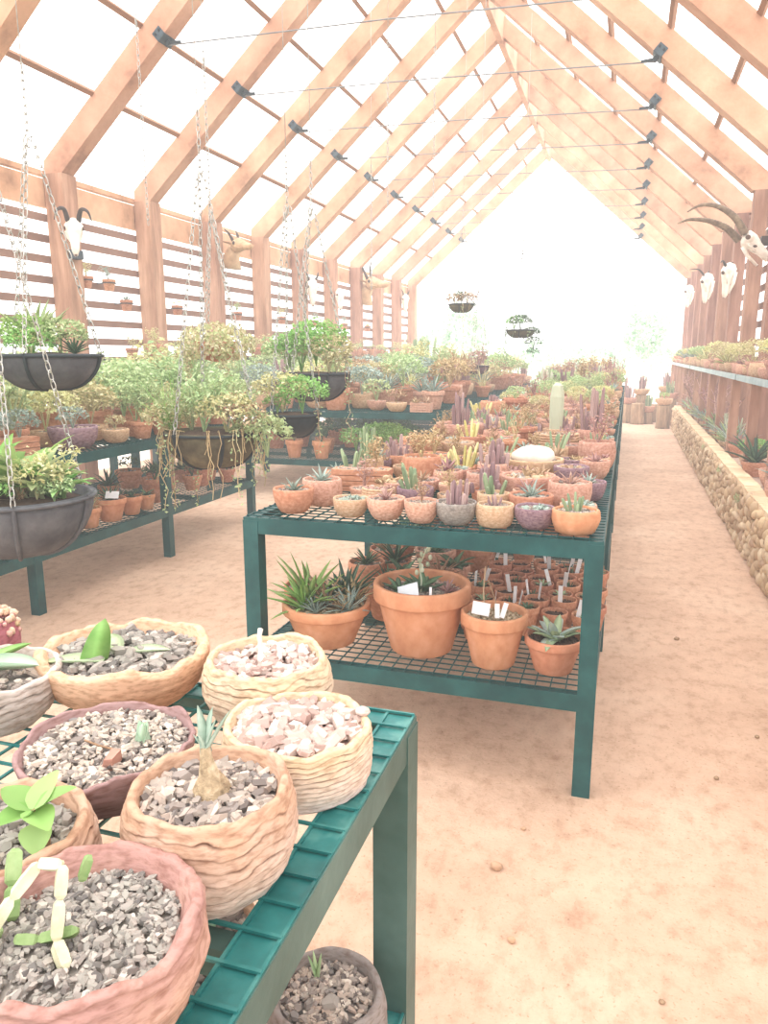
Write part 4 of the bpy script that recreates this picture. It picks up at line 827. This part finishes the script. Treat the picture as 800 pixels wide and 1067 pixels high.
# ------------------------------------------------------------------ hanging baskets
def dome(R,D,n=32,k=8,flat=.25):
    return [(R*(flat+(1-flat)*math.sin(PI/2*i/k)) if i else R*flat*.6,-D*math.cos(PI/2*i/k)) for i in range(k+1)]
def basket(label,x,y,z,R,D,plants,lin_m=None,chains=3,top=None,ca=0,ribs=6,hook=1.15,trail=0,tl='dry',big=True,rib_m=None):
    t=thing('hanging_basket',label,'hanging basket',(x,y,z),0,'hanging planted baskets'); lin_m=lin_m or fabric_m
    m=MB(); pr=dome(R,D)+[(R*.93,0),(R*.9,-D*.15),(R*.6,-D*.13),(.001,-D*.1)]
    m.lathe(pr,36,lambda th,i,r,zz:(r*(1+.012*math.cos(12*th)*(i<8)),zz)); m.build('liner',lin_m,t,True)
    m=MB(); n=36
    pts=[Vector((R*1.02*math.cos(2*PI*i/n),R*1.02*math.sin(2*PI*i/n),-.012)) for i in range(n+1)]; m.tube(pts,.010,6,False)
    m.build('rim_ring',rib_m or frame_m,t,True)
    for q in range(ribs):
        a=2*PI*q/ribs+ca; m=MB()
        P=[Vector((1.015*r*math.cos(a),1.015*r*math.sin(a),zz*1.01)) for r,zz in dome(R,D)]
        m.tube(P,.011 if big else .008,6,False); m.build('rib',rib_m or frame_m,t,True)
    if top:
        hk=z+hook
        for q in range(chains):
            a=2*PI*q/chains+ca; m=MB(); m.chain((R*math.cos(a),R*math.sin(a),-.01),(0.02*math.cos(a),.02*math.sin(a),hook),.06 if big else .05,.026 if big else .02,.0038 if big else .003)
            m.build('chain',chain_m,t,True)
        m=MB(); m.chain((0,0,hook-.05),(0,0,hook+.35),.05,.024,.0035); m.tube([(0,0,hook+.3),(0,0,top-z)],.003,5); m.build('hanging_wire',chain_m,t,True)
    m=MB(); m.lathe([(R*.9,-D*.15),(R*.5,-.0),(.01,.01)],20); m.build('soil',soil_m,t,True,kind='stuff')
    for (pl_,lm,s,dx,dy,dz) in plants:
        vs_=V[pl_][0]; q=inst('foliage' if pl_ in('bush','small') else 'leaves',random.choice(vs_),LM[lm][0],t,(dx,dy,dz)); q.scale=(s,s,s); q.rotation_euler[2]=RU(0,6)
    if trail:
        m=MB(); m2=MB()
        for i in range(trail):
            a=RU(0,6.3); L_=RU(.15,.5)*RU(.5,1.2); p=Vector((R*math.cos(a),R*math.sin(a),.02)); P=[p*.9,p*1.06+Vector((0,0,.01))]; pz=0
            while pz<L_: pz+=.07; P.append(p*RU(1.04,1.14)+Vector((RU(-.02,.02),RU(-.02,.02),-pz)))
            m.tube(P,.0028,4,False)
            for pp in P[1:]:
                if i%3==0:
                    for _ in range(4): m2.leaf(pp+Vector((RU(-.03,.03),RU(-.03,.03),RU(-.04,.04))),(RU(-1,1),RU(-1,1),RU(-1,1)),.028,.016,RU(0,6))
        m.build('trailing_roots',LM[tl][0],t); m2.build('trailing_leaves',leaf_m,t)
    return t
bask_y=3.05
basket('dark domed hanging basket of green succulents, high beside the first post',-3.09,3.55,1.60,.286,.195,[('bush','br',1.0,-.09,-.05,-.03),('bush','lg',.95,.08,.02,-.03),('bush','br',.8,.0,-.12,-.05),('aloe','lg',1.8,-.1,.03,.05),('aloe','dk',.8,.17,.02,0),('small','ye',1,0,-.12,0)],top=under(-3.09),ca=-1.25,ribs=4,hook=1.12)
basket('large torn dark liner basket of strap leaves hanging low over the bench',-2.83,2.95,.925,.36,.30,[('strap','br',1.2,-.12,-.05,-.03),('strap','br',1.25,.0,.0,-.01),('strap','lg',1.05,.12,-.03,-.02),('strap','br',.7,.2,.05,-.02),('bush','lg',.6,.25,-.02,-.03),('grass','dry',.8,.0,-.25,-.02),('small','br',1.2,.08,-.24,-.04),('small','ye',1.5,.2,-.08,0),('twig','ye',1.0,.24,.0,0),('grass','dry',.9,.12,-.1,0)],top=under(-2.83),ca=-.85,ribs=6,hook=1.6,rib_m=fabric_m)
basket('broad mossy hanging bowl with bare roots trailing down in front of the aisle bench',-2.60,4.45,1.10,.31,.24,[('bush','lg',1.3,-.15,0,-.03),('bush','ye',1.2,.14,-.05,-.03),('grass','br',2.0,-.28,-.05,.0),('bush','lg',1.3,.05,.1,.03),('small','dry',1.8,.25,.0,-.05),('bush','ye',1.0,-.3,-.05,-.06),('bush','lg',1.0,.32,.0,-.1),('small','lg',2.0,.4,.0,-.16),('twig','lg',1.6,0,-.1,0)],lin_m=mossl_m,top=under(-2.6),ca=.2,trail=46,hook=1.6)
t=thing('hanging_basket','round ball of pale succulents hanging on a chain above the mossy bowl','hanging basket',(-2.97,5.2,1.67),0,'hanging planted baskets')
m=MB(); m.lathe([(.02,-.13),(.10,-.11),(.15,-.03),(.16,.02),(.12,.02),(.01,.01)],16); m.build('basket_bowl',terra_m,t,True)
m=MB()
for i in range(1300):
    a=RU(0,6.3); e=math.acos(RU(-.75,1)); q=RU(.8,1.08)+.12*noise.noise(Vector((a,e*2,0))); p=Vector((.28*q*math.sin(e)*math.cos(a),.26*q*math.sin(e)*math.sin(a),.15*q*math.cos(e)))
    m.leaf(p,(p.x*3+RU(-.6,.6),p.y*3+RU(-.6,.6),p.z*3+RU(-.6,.6)),.036,.024,RU(0,6))
m.build('foliage',mat('pale_succulent_leaf',['#a8b080','#ccd0a0','#e4e4c0','#c0b494','#d4ccb0','#b8c898'],mode='island',rough=.6,transl=.2),t)
m=MB()
for i in range(420):
    k=i%4; a=RU(0,6.3); zz=-RU(.05,.62); px=-.17+.012*math.sin(zz*14+k); m.leaf((px+RU(-.03,.03)+(.30 if k==3 else 0),-.12+RU(-.03,.03),zz*(1 if k!=3 else .4)),(RU(-1,1),RU(-1,1),RU(-1,1)),.028,.018,RU(0,6))
m.build('trailing_leaves',MATS['pale_succulent_leaf'],t)
for q in range(3):
    a=2.1*q+.4; m=MB(); m.chain((.15*math.cos(a),.15*math.sin(a),.02),(0,0,.95),.05,.022,.003); m.build('chain',chain_m,t,True)
m=MB(); m.chain((0,0,.9),(0,0,2.0),.05,.022,.003); m.tube([(0,0,1.9),(0,0,under(-2.97)-1.67)],.003,5); m.build('hanging_wire',chain_m,t,True)
basket('black ribbed hanging bowl under a rounded yellow-green shrub, mid aisle',-2.51,6.0,1.445,.29,.23,[('bush','br',1.5,-.12,0,0),('bush','ye',1.3,.14,-.02,0),('bush','br',1.6,.0,.05,.05),('bush','lg',1.3,-.25,0,.0),('small','ye',1.4,.2,0,0),('twig','lg',1.1,-.2,0,0)],top=under(-2.51),ca=.25,hook=1.3,trail=5)
basket('sagging black plastic hanging bag of yellow-green shrub, low behind the mossy bowl',-2.45,5.4,1.15,.21,.18,[('bush','ye',1.3,-.08,0,.0),('bush','br',1.2,.1,-.03,0),('small','br',1.2,-.1,-.05,0)],lin_m=frame_m,top=under(-2.45),ca=.1,hook=1.5,trail=4,ribs=3)
basket('small far hanging basket of pale trailing plant beneath the open gable sky',-2.53,12.0,2.36,.19,.13,[('small','dk',1.5,0,0,0),('small','dry',1.8,.08,0,-.05),('small','dry',1.7,-.1,-.03,-.06),('small','dk',1.0,.15,0,-.1)],lin_m=mossl_m,top=under(-2.53),big=False,ribs=4,trail=5)
basket('far hanging basket with green leaves spilling down one side, nearer the path',-1.60,12.0,1.96,.21,.12,[('bush','dk',1.05,0,0,-.02),('small','br',1.6,-.1,0,0),('bush','dk',.8,.17,0,-.15),('small','dk',1.5,.2,0,-.3),('small','dk',1.2,.2,0,-.42)],lin_m=mossl_m,top=under(-1.6),big=False,ribs=4,trail=14,tl='dk')
basket('dark little hanging basket low among the far cactus tops',-2.26,12.0,1.42,.18,.13,[('small','red',1.7,0,0,0),('bare','red',1.2,.05,0,0)],lin_m=purple_m,top=under(-2.26),big=False,ribs=4,trail=4)
for i,(x,y,z0) in enumerate(((-3.7,5.5,2.6),(-2.3,7.4,3.0),(-2.1,8.4,3.2),(-3.2,9.6,2.4))):
    m=MB(); m.chain((0,0,0),(0,0,1.5),.05,.022,.003); m.tube([(0,0,1.4),(0,0,under(x)-z0)],.003,5)
    o=m.build('hanging_chain',chain_m,None,True,(x,y,z0)); tag(o,'empty steel chain hanging from the roof '+['beyond the mossy bowl','over the middle bench','beyond the black ribbed bowl','near the goat head mount'][i],'chain','empty hanging chains')
# ------------------------------------------------------------------ skulls and mounted heads
def tubecurve(P,k=14):
    P=[Vector(p) for p in P]; out=[]
    for i in range(len(P)-1):
        p0=P[max(i-1,0)];p1=P[i];p2=P[i+1];p3=P[min(i+2,len(P)-1)]
        for j in range(k//(len(P)-1)+1):
            t=j/(k//(len(P)-1)+1); out.append(.5*((2*p1)+(p2-p0)*t+(2*p0-5*p1+4*p2-p3)*t*t+(3*p1-p0-3*p2+p3)*t**3))
    out.append(P[-1]); return out
def skull(label,loc,R,s=1,horns=None,hm=None,m0=None,hr=.03,rings=False,name='animal_skull',ears=False,hide=None):
    t=thing(name,label,'animal skull' if not hide else 'mounted head',loc,0,'skulls and heads mounted on the wall posts')
    t.rotation_euler=R; t.scale=(s,s,s); bm_=hide or bone_m
    # local frame: nose along +X, up +Z
    m=MB(); 
    P=[(-.10,0,0),(-.06,0,.005),(0,0,.01),(.07,0,-.005),(.15,0,-.03),(.23,0,-.05),(.28,0,-.06)]; r=[.035,.075,.085,.062,.045,.036,.018]
    m.tube(P,r,14); 
    for e in(-1,1): m.ball((.0,e*.062,.02),(.045,.03,.04),10,8); m.tube([(.02,e*.075,-.02),(.08,e*.06,-.045),(.12,e*.04,-.045)],[.016,.014,.012],6)
    if hide: m.tube([(-.10,0,-.02),(-.18,0,-.10),(-.22,0,-.22)],[.075,.10,.13],14)
    else: m.tube([(-.02,0,-.08),(.10,0,-.10),(.22,0,-.09)],[.02,.018,.014],8)
    m.build('head' if hide else 'cranium',bm_,t,True)
    m=MB()
    for e in(-1,1): m.ball((.018,e*.083,.025),(.022,.012,.022),10,8)
    if not hide: m.ball((.275,0,-.052),(.012,.018,.014),8,6)
    m.build('eyes' if hide else 'eye_sockets',soil_m if not hide else dhorn_m,t,True)
    if hide:
        for e in(-1,1):
            m=MB(); m.blade((-.05,e*.07,.02),e*1.9,1.2,.12,.05,.2,6,.6); m.build('ear',bm_,t,True)
    if horns:
        for e in(-1,1):
            P=tubecurve([(px,e*py,pz) for px,py,pz in horns]); k=len(P); m=MB()
            rr=[hr*(1-.85*(i/(k-1))**1.3)*(1+(.09 if i%2 and i<k*.7 and rings else 0)) for i in range(k)]
            m.tube(P,rr,10); m.build('horn',hm or horn_m,t,True)
    return t
# oryx: horns sweep out into the hall
t=thing('animal_skull','large white skull with two long ringed backward-curving horns on the east wall','animal skull',(1.20,10.0,2.86),0,'skulls and heads mounted on the wall posts')
m=MB(); m.tube([(-.04,0,.05),(.0,0,.04),(.06,0,.0),(.13,-.02,-.07),(.2,-.04,-.15),(.25,-.05,-.22)],[.05,.095,.09,.065,.05,.03],14)
for e in(-1,1): m.ball((.03,e*.08,.03),(.05,.035,.05),10,8); m.tube([(.02,e*.08,-.03),(.08,e*.07,-.09),(.14,e*.04,-.13)],.017,6)
m.tube([(-.02,0,-.05),(.03,0,-.15),(.14,-.03,-.27)],[.03,.022,.015],8)
m.build('cranium',bone_m,t,True)
m=MB(); m.ball((.01,-.112,.035),(.028,.014,.026),10,8); m.ball((.10,-.075,-.06),(.03,.012,.018),8,6); m.build('eye_sockets',soil_m,t,True)
for P,e in(([(-.02,-.07,.08),(-.15,-.10,.26),(-.34,-.13,.38),(-.52,-.14,.40),(-.66,-.14,.335)],0),([(-.06,.05,.02),(-.22,.04,.17),(-.42,.03,.255),(-.62,.02,.275),(-.75,.02,.235)],1)):
    P=tubecurve(P,52); k=len(P); m=MB(); m.tube(P,[.043*(1-.86*(i/(k-1))**1.15)*(1+(.13 if i%2 and i<k*.72 else 0)) for i in range(k)],12); m.build('horn',horn_m,t,True)
m=MB(); m.boxx((.02,-.10,-.18),(.28,.10,.10)); m.v=[p for p in m.v]; 
m=MB(); m.boxx((.16,-.05,-.05),(.29,.05,.05)); m.build('wall_peg',dhorn_m,t)
skull('white skull with a pair of short dark curved horns on the first post',(-6.22,7.76,3.02),(0,1.05,-.9),1.15,[(-.05,.05,.05),(-.10,.08,.16),(-.02,.14,.24),(.08,.17,.22)],dhorn_m,hr=.026)
skull('tan goat head mount with short horns on the third visible post',(-6.10,11.54,3.30),(0,-.1,-.5),1.35,[(-.05,.04,.06),(-.10,.06,.16),(-.16,.08,.22)],dhorn_m,hr=.02,hide=hide_m,name='mounted_head')
skull('tan antelope head mount on a far post near the open gable',(-6.10,18.4,3.28),(0,-.1,-.5),1.9,[(-.05,.04,.06),(-.10,.06,.2),(-.10,.10,.32)],dhorn_m,hr=.02,hide=hide_m,name='mounted_head')
skull('bleached skull hanging nose-down on the far part of the slatted wall',(-6.25,14.9,2.95),(0,1.3,-.6),1.4,[(-.06,.05,.02),(-.14,.09,.06),(-.20,.12,.04)],dhorn_m,hr=.02)
skull('small pale skull low on a post beside the bleached nose-down skull',(-6.25,16.5,2.9),(0,1.3,-.6),1.2)
skull('small skull on a post beside the goat head mount, near the open end',(-6.25,21.8,3.15),(0,1.3,-.6),1.3,[(-.06,.05,.02),(-.14,.09,.06),(-.20,.12,.04)],dhorn_m,hr=.02)
skull('chunky white skull with one short dark horn beyond the ringed-horn skull',(1.36,12.9,2.80),(0,1.25,2.6),1.3,[(-.05,.05,.03),(-.10,.12,.06),(-.08,.2,.04)],dhorn_m,hr=.018)
skull('narrow white skull with thin spread horns, midway along the planter wall',(1.36,16.4,2.97),(0,1.3,2.6),1.45,[(-.05,.05,.03),(-.12,.14,.10),(-.10,.26,.16)],dhorn_m,hr=.015)
skull('smallest pale skull on the last posts of the planter wall',(1.36,21.3,3.15),(0,1.3,2.6),1.4)
m=MB(); m.tube([(1.16,11.2,1.9),(1.17,11.2,2.6),(1.18,11.2,3.35)],[.028,.026,.022],8); o=m.build('thin_pole',dshelf_m,smooth=True)
bpy.data.objects.remove(o)
# posts' little details
m=MB(); m.boxx((-.045,-.075,0),(.045,.075,.10)); o=m.build('junction_box',steel_m,loc=(-6.33,7.90,2.70)); tag(o,'small grey junction box fixed to the first timber post below the skull','box')
# ------------------------------------------------------------------ pebbles on the floor
for i,(x,y,r,l) in enumerate(((-.30,2.13,.020,'largest tan pebble lying on the sand in front of the bowl bench'),(-.245,2.36,.009,'tiny pebble near the bowl bench leg'),(-.21,1.84,.012,'small tan pebble on open sand below the bench leg'),(.42,2.9,.010,'dark pebble in the middle of the sandy path'),(.18,1.75,.008,'tiny pebble on the path close to the camera'),(.36,4.4,.014,'lone dark pebble well along the path'),(.62,3.3,.01,'small pebble by the base of the stone planter'))):
    m=MB(); m.ball((0,0,r*.6),(r,r*.8,r*.7),8,6,.15); o=m.build('pebble',tan_m if i<3 else stump_m,smooth=True,loc=(x,y,0)); tag(o,l,'pebble','pebbles on the sandy floor')
for y_,z_,s_,l_ in((7.0,.30,.8,'green weed growing out of the stone wall face under the dark agave'),(8.4,.36,.7,'pale weed rooted in the planter wall a little past the dark agave'),(10.2,.38,.7,'weed tuft on the stone wall midway along the path')):
    o=inst('weed_tuft',V['small'][0][int(y_)%3],leaf_m,None,(.97,y_,z_)); o.scale=(s_*.5,s_*1.3,s_*1.3); tag(o,l_,'weed','weeds on the planter wall')
# ------------------------------------------------------------------ trees outside
pale_m=mat('overexposed_foliage',['#98b8a0','#b4ccb4','#d0e0cc'],mode='island',rough=.9,transl=.3)  # pallor put into the leaf colour imitates overexposed daylight
def tree(x,y,h,r,label):
    t=thing('tree',label,'tree',(x,y,-.11),0,'overexposed pale trees outside the open gable')
    m=MB(); m.tube([(0,0,0),(.1,0,h*.4),(0,0,h*.8)],[.18,.13,.05],8); m.build('trunk',mat('overexposed_trunk',['#d4ccc0','#ece6dc'],5,rough=.9),t,True)  # trunk colour is lightened too, to look overexposed
    m=MB()
    for i in range(900):
        a=RU(0,6.3); e=math.acos(RU(-1,1)); q=RU(.3,1)**.5*(1+.5*noise.noise(Vector((math.cos(a)*2,math.sin(a)*2,e*2+x)))); m.leaf((r*q*math.sin(e)*math.cos(a),r*q*math.sin(e)*math.sin(a),h*.62+h*.38*q*math.cos(e)),(RU(-1,1),RU(-1,1),RU(-1,1)),.35,.22,RU(0,6))
    m.build('foliage',pale_m,t)
for a in ((-9.6,46,4.6,1.7,'pale round tree outside beyond the far hanging baskets'),(-12.8,50,3.4,2.2,'low pale tree outside beside the slatted wall'),(1.0,52,4.6,1.5,'slim pale tree outside next to the planter wall side'),(-4.8,55,2.6,3.0,'broad low pale tree outside in the middle of the gable opening'),(-1.8,48,2.2,1.9,'small pale tree outside just beyond the path end')): tree(*a)
# shrubs just outside
for i,(x,y,h,r) in enumerate(((-6.6,30,2.0,1.2),(-4.2,31,1.7,1.0),(-1.2,30,1.7,1.1),(1.2,29,1.9,.9))):
    t=thing('shrub',['pale shrub outside closest to the slatted wall','pale shrub outside left of centre beyond the middle bench','pale shrub outside beyond the bowl benches','pale shrub outside beside the planter wall end'][i].replace('left of centre ',''),'shrub',(x,y,-.11),0,'pale shrubs outside the open gable')
    m=MB()
    for k in range(700):
        a=RU(0,6.3); q=RU(.2,1)**.5; zz=h*RU(0,1); w_=math.sin(PI*(.15+.8*zz/h)); m.leaf((r*q*w_*math.cos(a),r*q*w_*math.sin(a),zz),(RU(-1,1),RU(-1,1),RU(-1,1)),.16,.09,RU(0,6))
    m.build('foliage',pale_m if i%2 else mat('pale_olive_foliage',['#b4c4a4','#ccd8bc','#e0e6d0'],mode='island',rough=.9,transl=.3),t)
# ------------------------------------------------------------------ labels of the many pots
ZP={'bowls':('on the cactus bowl bench',zg),'bowls_second':('on the second path bench','pots on the second bench beside the path'),'bowls_third':('on the last path bench','pots on the last bench beside the path'),
 'under':('beneath the cactus bowl bench',GRP['under']),'seedlings':('in seedling ranks under the bench','small seedling pots with white tags'),'aisle_top':('on the aisle bench upper tier',GRP['aisle_top']),'aisle_low':('on the aisle bench low tier',GRP['aisle_low']),
 'mid_low':('low on the middle bench',GRP['mid_low']),'mid_top':('on the middle bench',GRP['mid_top']),'mid_top_far':('on the far middle bench','plants on the far middle bench'),
 'wall_near':('by the wall near the skull post','plants on the wall bench near the skull post'),'wall_mid':('by the slatted wall, middle stretch','plants on the middle wall bench'),'wall_far':('by the wall near the open gable','plants on the wall bench near the open gable'),
 'wall_shelf_pots':('on the dark wall shelf','pots on the dark wall shelf'),'bed':('in the stone planter',GRP['bed']),'shelf':('on the shelf over the planter',GRP['shelf']),'stump bowls':('on a log stump','bowls on the log stumps')}
for zn,items in ZONES.items():
    ph,gr=ZP[zn]; by={}
    for t,d in items: by.setdefault(d,[]).append(t)
    for d,ts in by.items():
        ts.sort(key=lambda o:o.location.y)
        for i,t in enumerate(ts):
            if len(ts)==1: l=f'{d} {ph}'
            elif len(ts)<=14: l=f'{d} {ph}, {ORD[i+1]} back'
            else: l=f'{d} {ph}'
            l=l.replace('leafy shrub','shrub').replace('small bushy','bushy').replace('yellow-green','yellowish').replace('purple-brown','brownish')
            if len(l.split())>16: l=l.replace(' of ',' with ',1).replace('stone-plant clumps','stone plants').replace('the ','',1)
            t['label']=l; t['group']=gr
